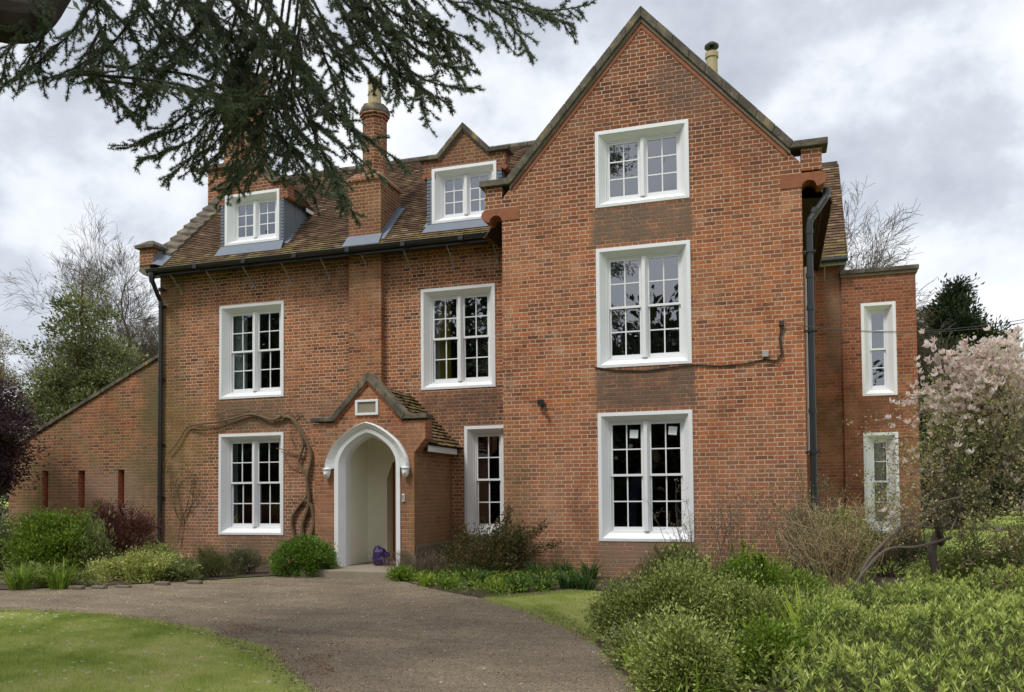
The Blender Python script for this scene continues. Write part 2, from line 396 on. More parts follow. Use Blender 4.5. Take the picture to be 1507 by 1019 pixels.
def window(x0, x1, z0, z1, Y, kind='sash', lights=2, cols=2, rows=4, curtain=None, sill_up=.27, room=True):
    """white splayed surround > mullion, sashes, panes"""
    fb, d1, dg = .065, .125, .2
    top_in, bot_in, sp = .10, .13, .10
    M = MB()
    def ring(a, b):
        # a, b: (x0,x1,z0,z1,y)
        ax0, ax1, az0, az1, ay = a; bx0, bx1, bz0, bz1, by = b
        A = [(ax0, ay, az0), (ax1, ay, az0), (ax1, ay, az1), (ax0, ay, az1)]; B = [(bx0, by, bz0), (bx1, by, bz0), (bx1, by, bz1), (bx0, by, bz1)]
        for i in range(4): M.quad(A[i], A[(i+1) % 4], B[(i+1) % 4], B[i])
    yo = Y-.014
    r0_ = (x0, x1, z0, z1, Y+.02); r1_ = (x0, x1, z0, z1, yo)
    e = .008
    r2_ = (x0+fb, x1-fb, z0+fb*.75, z1-fb, yo-e*.3)
    r3_ = (x0+fb+sp*.95, x1-fb-sp*.95, z0+fb*.75+bot_in*.7, z1-fb-top_in*.75, Y+d1)
    r4_ = (r3_[0]+.008, r3_[1]-.008, r3_[2]+.008, r3_[3]-.008, Y+d1)
    r5_ = (r4_[0], r4_[1], r4_[2], r4_[3], Y+d1+.03)
    r6_ = (r5_[0]+.028, r5_[1]-.028, r5_[2]+.028, r5_[3]-.028, Y+d1+.03)
    r7_ = (*r6_[:4], Y+d1+.09)
    for a, b in ((r0_, r1_), (r1_, r2_), (r2_, r3_), (r3_, r4_), (r4_, r5_), (r5_, r6_), (r6_, r7_)): ring(a, b)
    w = M.build('window', 'white_paint', H)
    ix0, ix1, iz0, iz1 = r6_[:4]; yi = Y+d1
    if lights == 2:
        c = (x0+x1)/2; mw = .06
        mm = MB(); mm.prism([(c-mw, 0), (c+mw, 0), (c+mw, 0), (c-mw, 0)], 0, 0) if False else None
        K = MB()
        # pointed (splayed) mullion with a square back
        P_ = [(c-mw, Y+d1+.09), (c-mw, Y+d1+.035), (c-.028, Y+d1-.03), (c+.028, Y+d1-.03), (c+mw, Y+d1+.035), (c+mw, Y+d1+.09)]
        z_0, z_1 = iz0, iz1
        for (a0, b0), (a1, b1) in zip(P_[:-1], P_[1:]): K.quad((a0, b0, z_0), (a1, b1, z_0), (a1, b1, z_1), (a0, b0, z_1))
        K.v += [(a0, b0, z_1) for a0, b0 in P_]+[(a0, b0, z_0) for a0, b0 in P_]; kk = len(K.v); K.f += [tuple(range(kk-12, kk-6)), tuple(range(kk-1, kk-7, -1))]
        K.build('mullion', 'white_paint', w)
        spans = [(ix0, c-mw+.006), (c+mw-.006, ix1)]
    else: spans = [(ix0, ix1)]
    for (a, b) in spans:
        gz0, gz1 = iz0, iz1
        st = .038; br = .075; bar = .011
        def sash(za, zb, y, rws, rail_b, rail_t, name='sash'):
            S = MB(); t_ = .03
            S.box(a+.002, a+st, y, y+t_, za, zb); S.box(b-st, b-.002, y, y+t_, za, zb)
            S.box(a+st, b-st, y+.001, y+t_-.001, za, za+rail_b); S.box(a+st, b-st, y+.001, y+t_-.001, zb-rail_t, zb)
            for i in range(1, cols):
                xx = a+st+(b-a-2*st)*i/cols; S.box(xx-bar, xx+bar, y+.006, y+t_-.006, za+rail_b, zb-rail_t)
            for i in range(1, rws):
                zz = za+rail_b+(zb-rail_t-za-rail_b)*i/rws; S.box(a+st, b-st, y+.005, y+t_-.005, zz-bar, zz+bar)
            o = S.build(name, 'white_paint', w)
            G = MB(); G.quad((a+st*.5, y+.017, za+.02), (b-st*.5, y+.017, za+.02), (b-st*.5, y+.017, zb-.02), (a+st*.5, y+.017, zb-.02))
            g = G.build('pane', 'glass', w)
        if kind == 'sash':
            zm = gz0+(gz1-gz0)*.515
            sash(zm-.022, gz1, yi+.05, rows//2, .042, st)
            sash(gz0, zm+.018, yi+.088, rows//2, br, .036)
        else:
            sash(gz0, gz1, yi+.05, rows, br*.8, st*.9)
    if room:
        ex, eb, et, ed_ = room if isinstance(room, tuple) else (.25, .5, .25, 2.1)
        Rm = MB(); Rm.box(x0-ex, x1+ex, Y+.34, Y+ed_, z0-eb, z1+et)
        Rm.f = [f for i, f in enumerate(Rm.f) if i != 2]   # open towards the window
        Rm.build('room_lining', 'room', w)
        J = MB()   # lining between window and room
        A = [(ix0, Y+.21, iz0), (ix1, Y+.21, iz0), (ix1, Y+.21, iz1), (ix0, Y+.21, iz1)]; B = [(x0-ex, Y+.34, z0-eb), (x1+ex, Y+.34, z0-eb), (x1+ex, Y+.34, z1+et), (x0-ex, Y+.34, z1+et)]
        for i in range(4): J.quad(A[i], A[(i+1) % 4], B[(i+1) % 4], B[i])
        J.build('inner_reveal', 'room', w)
    for (ca, cb, cm) in (curtain or []):
        K = MB(); n = 14; pts = [(ca+(cb-ca)*i/n, Y+.3+.025*math.sin(i*1.9)) for i in range(n+1)]
        for (a0, b0), (a1, b1) in zip(pts[:-1], pts[1:]): K.quad((a0, b0, z0), (a1, b1, z0), (a1, b1, z1), (a0, b0, z1))
        K.build('curtain', cm, w, smooth=True)
    return w

# --- gable wing
GX0, GX1, GC = -4.85, .51, -2.17
GS = 1.101
def gtop(x): return 9.79-GS*abs(x-GC)
gtop.br = (GC,)
class Top:
    def __init__(s, f, br): s.f = f; s.br = br
    def __call__(s, x): return s.f(x)
gw = [(-3.05, -1.36, 3.52, 5.705), (-3.045, -1.36, 6.46, 7.87), (-3.05, -1.365, .39, 2.705)]
W_ = MB(); wall_cells(W_, GX0, GX1, GZ-.2, Top(gtop, (GC,)), [(a+.01, b-.01, c+.01, d-.01) for a, b, c, d in gw], 0.)
W_.quad((GX0, 0, GZ-.2), (GX0, 0, gtop(GX0)), (GX0, WY, gtop(GX0)), (GX0, WY, GZ-.2))
W_.quad((GX1, 0, GZ-.2), (GX1, TY, GZ-.2), (GX1, TY, gtop(GX1)), (GX1, 0, gtop(GX1)))
W_.build('gable_wall', 'gable_brick', H)
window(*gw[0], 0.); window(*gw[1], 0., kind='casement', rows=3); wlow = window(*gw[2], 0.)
# kneelers (corbelled brick shoulders) with moulded terracotta feet
K = MB()
K.prism([(GX0, 6.66), (GX0, 7.08), (-5.19, 7.08), (-5.19, 6.66)][::-1], .0, .34)
K.build('kneeler', 'gable_brick', H); K = MB()
K.prism([(GX1, 6.7), (.84, 6.7), (.84, 7.08), (GX1, 7.08)], .0, .34)
K.build('kneeler', 'gable_brick', H)
def foot(x_in, x_out, sg, y1=.34, zt=6.66, s=1.):
    # block with a half round notch below, sg=+1 right, -1 left
    L = abs(x_out-x_in); P_ = [(-.34*s, 0), (L, 0), (L+.06*s, -.05*s), (L+.08*s, -.12*s), (L+.03*s, -.2*s), (L-.05*s, -.24*s), (L-.09*s, -.24*s)]
    r = (L-.09*s)/2
    for i in range(0, 9): a = math.pi*i/8; P_.append((r+r*math.cos(a), -.24*s+r*.95*math.sin(a)))
    P_ += [(0, -.24*s), (-.34*s, -.24*s)]
    P_ = [(x_in+sg*x, zt+z) for x, z in P_]
    return P_ if sg > 0 else P_[::-1]
for sg, xi, xo in ((1, GX1, .84), (-1, GX0, -5.19)):
    P_ = foot(xi, xo, sg)
    P_ = P_[::-1] if True else P_
    MB().prism(P_, -.012, .34).build('kneeler_corbel', 'terracotta', H)
# coping
def coping_poly(c, zt, slope, half, zk, kext, th, kth):
    dx = (zt-zk)/slope; dxi = (zt-th-(zk-kth))/slope
    out = [(c-kext, zk-kth), (c-dxi, zk-kth), (c, zt-th), (c+dxi, zk-kth), (c+kext, zk-kth), (c+kext, zk), (c+dx, zk), (c, zt), (c-dx, zk), (c-kext, zk)]
    return out
def copings(c, zt, slope, zk, kext, th, kth, y0, y1, parent=H, nseg=9):
    p = coping_poly(c, zt, slope, 0, zk, kext, th, kth)
    # the slab is laid in stones with fine joints: build each stone
    M = MB()
    for sg in (-1, 1):
        dx = (zt-zk)/slope; dxi = (zt-th-(zk-kth))/slope
        for i in range(nseg):
            a, b = i/nseg, (i+1)/nseg-.0015
            ta = (c+sg*dx*a, zt-(zt-zk)*a); tb = (c+sg*dx*b, zt-(zt-zk)*b)
            ba = (c+sg*dxi*a, zt-th-(zt-th-zk+kth)*a); bb = (c+sg*dxi*b, zt-th-(zt-th-zk+kth)*b)
            q = [ba, bb, tb, ta] if sg > 0 else [bb, ba, ta, tb]
            j = rnd.uniform(-.008, .008)
            M.prism(q, y0+j, y1)
        q = [(c+sg*dxi, zk-kth), (c+sg*kext, zk-kth), (c+sg*kext, zk), (c+sg*dx, zk)]
        if sg < 0: q = q[::-1]
        M.prism(q, y0, y1)
    return M.build('coping', 'coping_stone', parent, bevel=.012)
copings(GC, 10.04, GS, 7.21, 3.11, .20, .12, -.075, .36)
def under(c, zt, slope, zk, kext, th, t2, y0, y1, mat='terracotta', parent=H):
    M = MB()
    for sg in (-1, 1):
        dx = (zt-zk)/slope
        q = [(c, zt-th), (c+sg*(dx-th/slope*0), zk-th), (c+sg*dx, zk), (c, zt)]
        q = [(c, zt-th), (c+sg*dx, zt-th-slope*dx), (c+sg*dx, zt-slope*dx), (c, zt)]
        if sg < 0: q = q[::-1]
        M.prism(q, y0, y1)
    M.build('moulded_course', mat, parent)
under(GC, 9.835, GS, 7.07, 0, .075, 0, -.035, .1, 'stone')
under(GC, 9.755, GS, 7.05, 0, .10, 0, -.012, .1, 'terracotta')
# gable roof behind the parapet
n_ = math.hypot(1, GS)
gr0 = tiles('roof', (1.0, .36, 9.72-GS*3.17), (0, 1, 0), (-1/n_, 0, GS/n_), 4.7, 3.17*n_, parent=H)
tiles('roof', (GC-3.17, .36, 9.72-GS*3.17), (0, 1, 0), (1/n_, 0, GS/n_), 6, 3.17*n_, parent=H, pred=lambda p: p[2] > roofz(p[1])-.02)
B_ = MB(); B_.quad((1.0, .36, 6.22), (1.0, 5.1, 6.22), (GC, 5.1, 9.7), (GC, .36, 9.7)); B_.quad((GC-3.1, .36, 6.28), (GC, .36, 9.7), (GC, 9, 9.7), (GC-3.1, 9, 6.28))
B_.quad((GX1, .34, 6.35), (1.0, .34, 6.3), (1.0, 5.2, 6.3), (GX1, 5.2, 6.35))
B_.build('roof_boarding', 'bark_dark', H)
# gutter of the gable side, running back
G = MB(); G.tube([(.93, .36, 6.42), (.93, 5.2, 6.42)], .065, 10); G.box(.86, .88, .36, 5.2, 6.3, 6.5); G.build('gutter', 'black_metal', H)
# right downpipe with a swan neck
D_ = MB(); D_.tube([(.92, .2, 6.42), (.92, .18, 6.33), (.88, .12, 6.22), (.64, .05, 5.86), (.62, .05, 5.75), (.62, .05, 1.0), (.62, .05, GZ)], .058, 12)
for z in (6.0, 5.65, 4.9, 4.35, 2.6, 1.9): D_.tube([(.62 if z < 5.8 else .70, .05 if z < 5.8 else .07, z-.03), (.62 if z < 5.8 else .735, .05 if z < 5.8 else .075, z+.05)], .068, 12)
for z in (5.3, 3.95, 1.9): D_.box(.5, .72, -.02, .12, z, z+.025)
D_.build('downpipe', 'black_metal', H, smooth=False)
P_ = MB(); P_.tube([(.575, .6, 5.2), (.575, .6, 1.9)], .035, 8); P_.build('white_pipe', 'white_paint', H)
# flue pipe on the gable roof
fx, fy = -1.13, 3.0
Fm = MB(); Fm.lathe(fx, fy, [(.12, 8.6), (.12, 10.45), (.14, 10.45), (.14, 10.56), (.12, 10.56)], 14); fo = Fm.build('flue', 'flue', H, smooth=False)
Fm = MB(); Fm.lathe(fx, fy, [(.05, 10.56), (.05, 10.68), (.15, 10.68), (.15, 10.72), (.08, 10.78), (.01, 10.8)], 14); Fm.build('cowl', 'black_metal', fo)

# --- main range
mwins = [(-12.28, -10.56, 3.50, 5.68), (-12.285, -10.56, .37, 2.69), (-7.18, -5.50, 3.485, 5.65)]
lowr = (-6.2, -4.6, .38, 2.68)
W_ = MB()
hol = [(a+.01, b-.01, c+.01, d-.01) for a, b, c, d in mwins]+[(lowr[0]+.01, GX0-.0, lowr[2]+.01, lowr[3]-.01)]
porch_hole = (-7.62, -6.62, GZ-.19, 1.9)
wall_cells(W_, -13.97, GX0, GZ-.2, 6.6, hol+[porch_hole], WY)
W_.quad((-13.97, WY, GZ-.2), (-13.97, WY, 6.6), (-13.97, 7.4, 6.6), (-13.97, 7.4, GZ-.2))
W_.add([(-13.97, WY, 6.6), (-13.97, 7.4, 6.6), (-13.97, 4.45, roofz(4.45)-.05)], [(0, 1, 2)])
W_.quad((-13.97, 7.4, GZ-.2), (-13.97, 7.4, 6.6), (1.5, 7.4, 6.6), (1.5, 7.4, GZ-.2))
W_.build('wall', 'main_brick', H)
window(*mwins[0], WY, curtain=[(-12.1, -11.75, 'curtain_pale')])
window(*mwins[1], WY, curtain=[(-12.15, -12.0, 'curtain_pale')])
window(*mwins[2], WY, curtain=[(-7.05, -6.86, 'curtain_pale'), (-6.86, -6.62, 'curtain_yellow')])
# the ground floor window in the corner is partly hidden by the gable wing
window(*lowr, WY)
# main roof
n_ = math.hypot(1, SL)
def notdormer(p):
    for c in (-6.17, -11.39):
        if abs(p[0]-c) < .82 and p[1] > 1.4 and p[1] < 3.4 and p[2] < 8.95-abs(p[0]-c)*1.0: return False
    if -8.86 < p[0] < -8.02 and 1.2 < p[1] < 2.2: return False
    return True
tiles('roof', (-13.72, 1.0, roofz(1.0)), (1, 0, 0), (0, 1/n_, SL/n_), 10.9, 3.45*n_, parent=H, pred=lambda p: notdormer(p) and (p[0] < GX0 or p[2] > 9.72-GS*abs(p[0]-GC)-.05))
B_ = MB(); B_.quad((-13.95, 1.02, roofz(1.02)-.03), (-4.7, 1.02, roofz(1.02)-.03), (GC, 4.45, roofz(4.45)-.03), (-13.95, 4.45, roofz(4.45)-.03))
B_.quad((-13.95, 7.9, 6.5), (-13.95, 4.45, roofz(4.45)-.03), (GC, 4.45, roofz(4.45)-.03), (GC, 7.9, 6.5))
B_.build('roof_boarding', 'bark_dark', H)
Rg = MB()
for i in range(24):
    x = -13.7+i*.45; 
    if x > -3.2: break
    Rg.tube([(x, 4.45, roofz(4.45)-.01), (x+.435, 4.45, roofz(4.45)-.01+rnd.uniform(-.006, .006))], .11, 10)
Rg.build('ridge_tiles', 'coping_stone', H)
# left verge: stepped stone coping on the gable end parapet
Vg = MB()
for i in range(13):
    t0 = i/13; y0 = 1.42+3.1*t0; y1 = y0+3.1/13+.05
    za, zb = roofz(y0)+.22+.03, roofz(y1)+.14+.03
    Vg.add([(-14.05, y0, za), (-13.62, y0, za-.1), (-13.62, y1, zb-.1), (-14.05, y1, zb), (-14.05, y0, za-.3), (-13.62, y0, za-.3), (-13.62, y1, zb-.3), (-14.05, y1, zb-.3)],
           [(0, 1, 2, 3), (4, 7, 6, 5), (0, 4, 5, 1), (1, 5, 6, 2), (2, 6, 7, 3), (3, 7, 4, 0)])
Vg.build('verge_coping', 'coping_stone', H, bevel=.01)
K = MB(); K.box(-14.26, -13.86, 1.12, 1.62, 6.72, 7.12); kn = K.build('kneeler', 'chimney_brick', H)
K = MB(); K.box(-14.34, -13.8, 1.04, 1.66, 7.12, 7.19); K.add([(-14.34, 1.04, 7.19), (-13.8, 1.04, 7.19), (-13.8, 1.66, 7.19), (-14.34, 1.66, 7.19), (-14.1, 1.2, 7.32), (-13.95, 1.2, 7.32), (-13.95, 1.6, 7.32), (-14.1, 1.6, 7.32)], [(0, 1, 5, 4), (1, 2, 6, 5), (2, 3, 7, 6), (3, 0, 4, 7), (4, 5, 6, 7)])
K.build('cap_stone', 'coping_stone', kn)
K = MB(); K.prism([(-14.3, 6.6), (-14.16, 6.5), (-13.98, 6.5), (-13.98, 6.72), (-14.26, 6.72)], 1.14, 1.5); K.build('corbel_stone', 'stone', kn)
K = MB(); K.quad((-13.85, 1.05, 6.72), (-13.6, 1.1, 6.66), (-13.6, 1.6, 7.12), (-13.85, 1.6, 7.2)); K.quad((-13.85, 1.1, 6.72), (-13.85, 1.6, 7.2), (-13.85, 1.6, 7.3), (-13.85, 1.1, 6.9)); K.build('lead_flashing', 'lead', H)
# eaves: soffit, fascia, gutter, brackets
E_ = MB(); E_.box(-13.9, GX0, 1.06, 1.1, 6.42, 6.58); E_.quad((-13.9, 1.1, 6.44), (GX0, 1.1, 6.44), (GX0, WY, 6.5), (-13.9, WY, 6.5)); E_.build('eaves_board', 'black_metal', H)
G = MB(); n = 10; xa, xb = -13.92, GX0-.02
ring_ = [(.995+.075*math.cos(math.pi+math.pi*i/n), 6.545+.075*math.sin(math.pi+math.pi*i/n)) for i in range(n+1)]
G.add([(xa, y, z) for y, z in ring_]+[(xb, y, z) for y, z in ring_], [(i, i+1, n+2+i, n+1+i) for i in range(n)]+[tuple(range(n+1))[::-1], tuple(range(n+1, 2*n+2))])
G.tube([(xa, .92, 6.55), (xb, .92, 6.55)], .012, 6)
for i in range(7): G.box(-12.6+i*1.3, -12.5+i*1.3, .91, 1.07, 6.46, 6.553)
G.build('gutter', 'black_metal', H)
for i in range(9):
    x = -13.35+i*.99
    b = MB(); b.tube([(x, 1.08, 6.43), (x+.005, WY-.02, 6.12)], .012, 6); b.box(x-.02, x+.02, WY-.02, WY, 6.04, 6.16); b.build('gutter_bracket', 'zinc_bracket', H)
D_ = MB(); D_.tube([(-13.8, 1.0, 6.46), (-13.8, 1.02, 6.3), (-13.87, 1.3, 6.0), (-13.88, 1.4, 5.9), (-13.88, 1.4, GZ)], .05, 12)
D_.lathe(-13.8, 1.0, [(.05, 6.25), (.075, 6.4), (.075, 6.48)], 12)
for z in (6.15, 5.75, 4.0, 2.45, 1.2): D_.tube([(-13.88, 1.4, z), (-13.88, 1.4, z+.07)], .06, 12); D_.box(-13.98, -13.78, 1.44, 1.48, z+.02, z+.05)
D_.build('downpipe', 'black_metal', H)

# dormers
def dormer(c, wx0, wx1, wz0, wz1, Y=1.45):
    M = MB(); a, b = c-.93, c+.93; zk = 8.40
    def top(x): return min(zk, 9.0-1.0*abs(x-c)) if False else (max(zk, 9.0-1.02*abs(x-c)))
    T = Top(top, (c-.588, c, c+.588))
    # brick face above and beside the window head
    hx0, hx1 = wx0+.01, wx1-.01
    wall_cells(M, a, hx0, 8.12, T, [], Y); wall_cells(M, hx1, b, 8.12, T, [], Y); wall_cells(M, hx0, hx1, wz1-.01, T, [], Y)
    for x in (a, b): M.quad((x, Y, 8.12), (x, Y, zk), (x, Y+.3, zk), (x, Y+.3, 8.12))
    dm = M.build('dormer', 'chimney_brick', H)
    for sg in (-1, 1):
        P2 = foot(c+sg*.80, c+sg*.93, sg, s=.45, zt=8.12)[::-1]
        MB().prism(P2, Y-.01, Y+.3).build('kneeler_corbel', 'terracotta', dm)
    M2 = copings(c, 9.12, 1.02, 8.5, 1.02, .15, .09, Y-.07, Y+.32, parent=dm, nseg=3)
    under(c, 8.985, 1.02, 8.4, 0, .05, 0, Y-.03, Y+.05, 'stone', dm)
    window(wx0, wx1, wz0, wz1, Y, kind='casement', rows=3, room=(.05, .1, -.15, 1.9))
    # lead: side strips, apron, cheeks
    L = MB(); cx0, cx1 = wx0-.11, wx1+.11
    for (p, q) in ((cx0, wx0), (wx1, cx1)): L.quad((p, Y+.002, wz0-.1), (q, Y+.002, wz0-.1), (q, Y+.002, 8.13), (p, Y+.002, 8.13))
    for x in (cx0, cx1):
        yb = (8.10-5.55)/SL+.05
        L.add([(x, Y+.002, roofz(Y)-.02), (x, Y+.002, 8.12), (x, yb, 8.12)], [(0, 1, 2)])
        for k in range(1, 4):
            y = Y+.12+(k-1)*.36
            if roofz(y) < 8.05: L.box(x-.012, x+.012, y, y+.018, roofz(y), 8.12)
        # seam studs and flashing along the roof line
        L.add([(x-.1, Y, roofz(Y)+.05), (x, Y, roofz(Y)+.07), (x, yb, 8.14), (x-.1, yb, 8.12)] if x < c else [(x, Y, roofz(Y)+.07), (x+.1, Y, roofz(Y)+.05), (x+.1, yb, 8.12), (x, yb, 8.14)], [(0, 1, 2, 3)])
    for x0 in (cx0+.03, cx1-.03):
        z = wz0
        while z < 8.08: L.box(x0-.035, x0+.035, Y-.012, Y+.004, z, z+.03); z += .075
    L.quad((cx0-.05, Y-.19, roofz(Y-.19)+.05), (cx1+.05, Y-.19, roofz(Y-.19)+.05), (cx1, Y-.01, wz0-.01), (cx0, Y-.01, wz0-.01))
    L.quad((cx0, Y-.01, wz0-.01), (cx1, Y-.01, wz0-.01), (cx1, Y+.05, wz0+.01), (cx0, Y+.05, wz0+.01))
    L.build('lead_cheek', 'lead', dm)
    # tiled roof running back with white eaves boards
    rz = 8.93; q = math.hypot(1, 1); yb = (rz-5.55)/SL
    for sg in (-1, 1):
        tiles('dormer_roof', (c+sg*.92, Y+.32, rz-.92), (0, 1, 0), (-sg/q, 0, 1/q), yb-Y, .92*q, parent=dm, pred=lambda p: p[2] > roofz(p[1])-.03)
        B2 = MB(); y2 = (rz-.92-5.55)/SL+.1
        B2.quad((c+sg*.93, Y+.3, rz-.92), (c+sg*.93, y2, rz-.92), (c, yb, rz), (c, Y+.3, rz)); B2.build('boarding', 'bark_dark', dm)
        B2 = MB(); x = c+sg*.94
        B2.add([(x-.012, y2-.45, rz-.97), (x+.012, y2-.45, rz-.97), (x+.012, y2+.02, rz-.97), (x-.012, y2+.02, rz-.97), (x-.012, y2-.45, rz-.89), (x+.012, y2-.45, rz-.89), (x+.012, y2+.02, rz-.89), (x-.012, y2+.02, rz-.89)],
               [(0, 3, 2, 1), (4, 5, 6, 7), (0, 1, 5, 4), (1, 2, 6, 5), (2, 3, 7, 6), (3, 0, 4, 7)]); B2.build('eaves_strip', 'white_paint', dm)
dormer(-6.17, -6.9, -5.44, 7.03, 8.22)
dormer(-11.39, -12.12, -10.66, 7.07, 8.26)

# chimney on the front wall, rising from a pilaster
cx0, cx1, cy0, cy1 = -8.83, -8.05, 1.33, 2.3
C_ = MB(); C_.box(cx0, cx1, cy0, WY+.3, 2.9, 6.9); C_.build('chimney_breast', 'chimney_brick', H)
C_ = MB(); C_.box(cx0, cx1, cy0, cy1, 6.6, 8.12)
C_.box(cx0-.03, cx1+.03, cy0-.03, cy1+.03, 8.12, 8.19)
C_.add([(cx0-.03, cy0-.03, 8.19), (cx1+.03, cy0-.03, 8.19), (cx1+.03, cy1+.03, 8.19), (cx0-.03, cy1+.03, 8.19), (cx0+.12, cy0+.15, 8.36), (cx1-.12, cy0+.15, 8.36), (cx1-.12, cy1-.15, 8.36), (cx0+.12, cy1-.15, 8.36)], [(0, 1, 5, 4), (1, 2, 6, 5), (2, 3, 7, 6), (3, 0, 4, 7), (4, 5, 6, 7)])
ccx, ccy = -8.44, 1.82
C_.lathe(ccx, ccy, [(.32, 8.2), (.27, 8.5), (.27, 9.66), (.30, 9.66), (.30, 9.72), (.335, 9.72), (.335, 9.84), (.30, 9.84), (.30, 9.93), (.2, 10.0)], 8, .5)
ch = C_.build('chimney', 'chimney_brick', H)
C_ = MB(); C_.lathe(ccx, ccy, [(.15, 9.9), (.14, 10.5), (.16, 10.5), (.16, 10.6), (.12, 10.6)], 14); C_.build('chimney_pot', 'flue', ch)
C_ = MB(); C_.lathe(ccx, ccy, [(.345, 9.78), (.345, 9.82), (.30, 9.95), (.16, 10.02)], 8, .5); C_.build('chimney_cap', 'coping_stone', ch)
L = MB(); z0 = roofz(1.1)+.04
L.quad((cx0-.04, 1.09, z0), (cx1+.06, 1.09, z0), (cx1+.03, cy0-.012, 6.92), (cx0-.02, cy0-.012, 6.92))
L.quad((cx1+.012, cy0-.01, 6.8), (cx1+.012, cy1, roofz(cy1)), (cx1+.012, cy1, roofz(cy1)+.16), (cx1+.012, cy0-.01, 6.96))
L.quad((cx1+.012, cy0-.1, roofz(cy0-.1)+.05), (cx1+.13, cy0-.1, roofz(cy0-.1)+.05), (cx1+.13, cy1, roofz(cy1)+.05), (cx1+.012, cy1, roofz(cy1)+.06))
L.build('lead_flashing', 'lead', ch)
# tall stack at the left gable end
C_ = MB(); C_.box(-14.35, -12.9, 3.7, 4.9, 6.5, 9.95); C_.box(-14.41, -12.84, 3.64, 4.96, 9.95, 10.1)
for x in (-13.95, -13.3): C_.lathe(x, 4.3, [(.34, 10.1), (.34, 10.3), (.29, 10.4), (.29, 12.3), (.36, 12.4), (.36, 12.6)], 8, .5)
C_.build('chimney', 'gable_brick', H)
C_ = MB(); C_.box(-14.45, -12.8, 3.6, 5.0, 9.97, 10.07); C_.build('chimney_cap', 'coping_stone', H)

# --- lean-to wall on the left
LY = 1.52
def ltop(x): return 2.62 if x < -18.3 else 2.62+(x+18.3)*(4.60-2.62)/(18.3-13.97)
slits = [(-17.56, -17.37, 1.0, 1.93), (-16.43, -16.22, 1.0, 1.92), (-15.21, -15.02, 1.0, 1.92)]
M = MB(); wall_cells(M, -18.65, -13.97, GZ-.2, Top(ltop, (-18.3,)), slits, LY)
M.quad((-18.65, LY, GZ-.2), (-18.65, LY, 2.6), (-18.65, LY+.33, 2.6), (-18.65, LY+.33, GZ-.2))
M.quad((-18.65, LY+.33, GZ-.2), (-18.65, LY+.33, 2.6), (-13.97, LY+.33, 4.5), (-13.97, LY+.33, GZ-.2))
lw = M.build('side_wall', 'leanto_brick', H)
for (a, b, c_, d_) in slits:
    M = MB()
    for q in (((a, LY, c_), (a, LY+.2, c_), (a, LY+.2, d_), (a, LY, d_)), ((b, LY, c_), (b, LY, d_), (b, LY+.2, d_), (b, LY+.2, c_)), ((a, LY, d_), (a, LY+.2, d_), (b, LY+.2, d_), (b, LY, d_)), ((a, LY+.2, c_), (b, LY+.2, c_), (b, LY+.2, d_), (a, LY+.2, d_))): M.quad(*q)
    M.build('slit_window', 'slit_brick', lw)
M = MB()
for i in range(10):
    a = -18.3+4.33*i/10; b = -18.3+4.33*(i+1)/10-.01
    M.prism([(a, ltop(a)), (b, ltop(b)), (b, ltop(b)+.09), (a, ltop(a)+.09)], LY-.05, LY+.38)
M.prism([(-18.7, 2.62), (-18.31, 2.62), (-18.31, 2.72), (-18.7, 2.72)], LY-.05, LY+.38)
M.build('coping', 'coping_stone', lw, bevel=.01)

# --- porch
PYF = -.42; px0, px1, pc = -8.62, -6.49, -7.45
# tudor arch outline (right half), relative to centre and spring
def arch(hw, zs, za):
    prof = [(1, 0), (.995, .13), (.97, .24), (.91, .36), (.84, .475), (.765, .575), (.63, .69), (.49, .79), (.37, .865), (.25, .925), (.12, .97), (0, 1)]
    return [(hw*x, zs+(za-zs)*z) for x, z in prof]
ac = -7.475
A_in = arch(.535, 1.84, 2.39); A_mid = arch(.62, 1.80, 2.46); A_out = arch(.70, 1.78, 2.53); A_hood = arch(.89, 1.74, 2.66); A_hood_i = arch(.78, 1.76, 2.57)
FZ = -.13
def full(A, z0): return [(-x, z) for x, z in [(A[0][0], z0)]+A] + [(x, z) for x, z in (A[:-1][::-1])]+[(A[0][0], z0)]
def strip(M, A, ya, B, yb, z0):
    a, b = full(A, z0), full(B, z0)
    for i in range(len(a)-1): M.quad((ac+a[i][0], ya, a[i][1]), (ac+a[i+1][0], ya, a[i+1][1]), (ac+b[i+1][0], yb, b[i+1][1]), (ac+b[i][0], yb, b[i][1]))
pa = MB()
# front wall around the arch: fan columns from arch outline up to the gable slope
def ptop(x): return max(2.66, 3.42-1.02*abs(x-pc))
ol = full(A_out, FZ)
xs = [ac+p[0] for p in ol]
for i in range(1, len(ol)-2):
    (xa, za), (xb, zb) = ol[i], ol[i+1]; xa += ac; xb += ac
    if abs(xb-xa) < 1e-5: continue
    pa.quad((xa, PYF, za), (xb, PYF, zb), (xb, PYF, ptop(xb)), (xa, PYF, ptop(xa)))
wall_cells(pa, px0, ac-A_out[0][0], GZ-.2, Top(ptop, (pc-.745,)), [], PYF)
wall_cells(pa, ac+A_out[0][0], px1, GZ-.2, Top(ptop, (pc+.745,)), [], PYF)
pa.quad((px1, PYF, GZ-.2), (px1, WY, GZ-.2), (px1, WY, 2.4), (px1, PYF, 2.4)); pa.quad((px0, PYF, GZ-.2), (px0, PYF, 2.4), (px0, WY, 2.4), (px0, WY, GZ-.2))
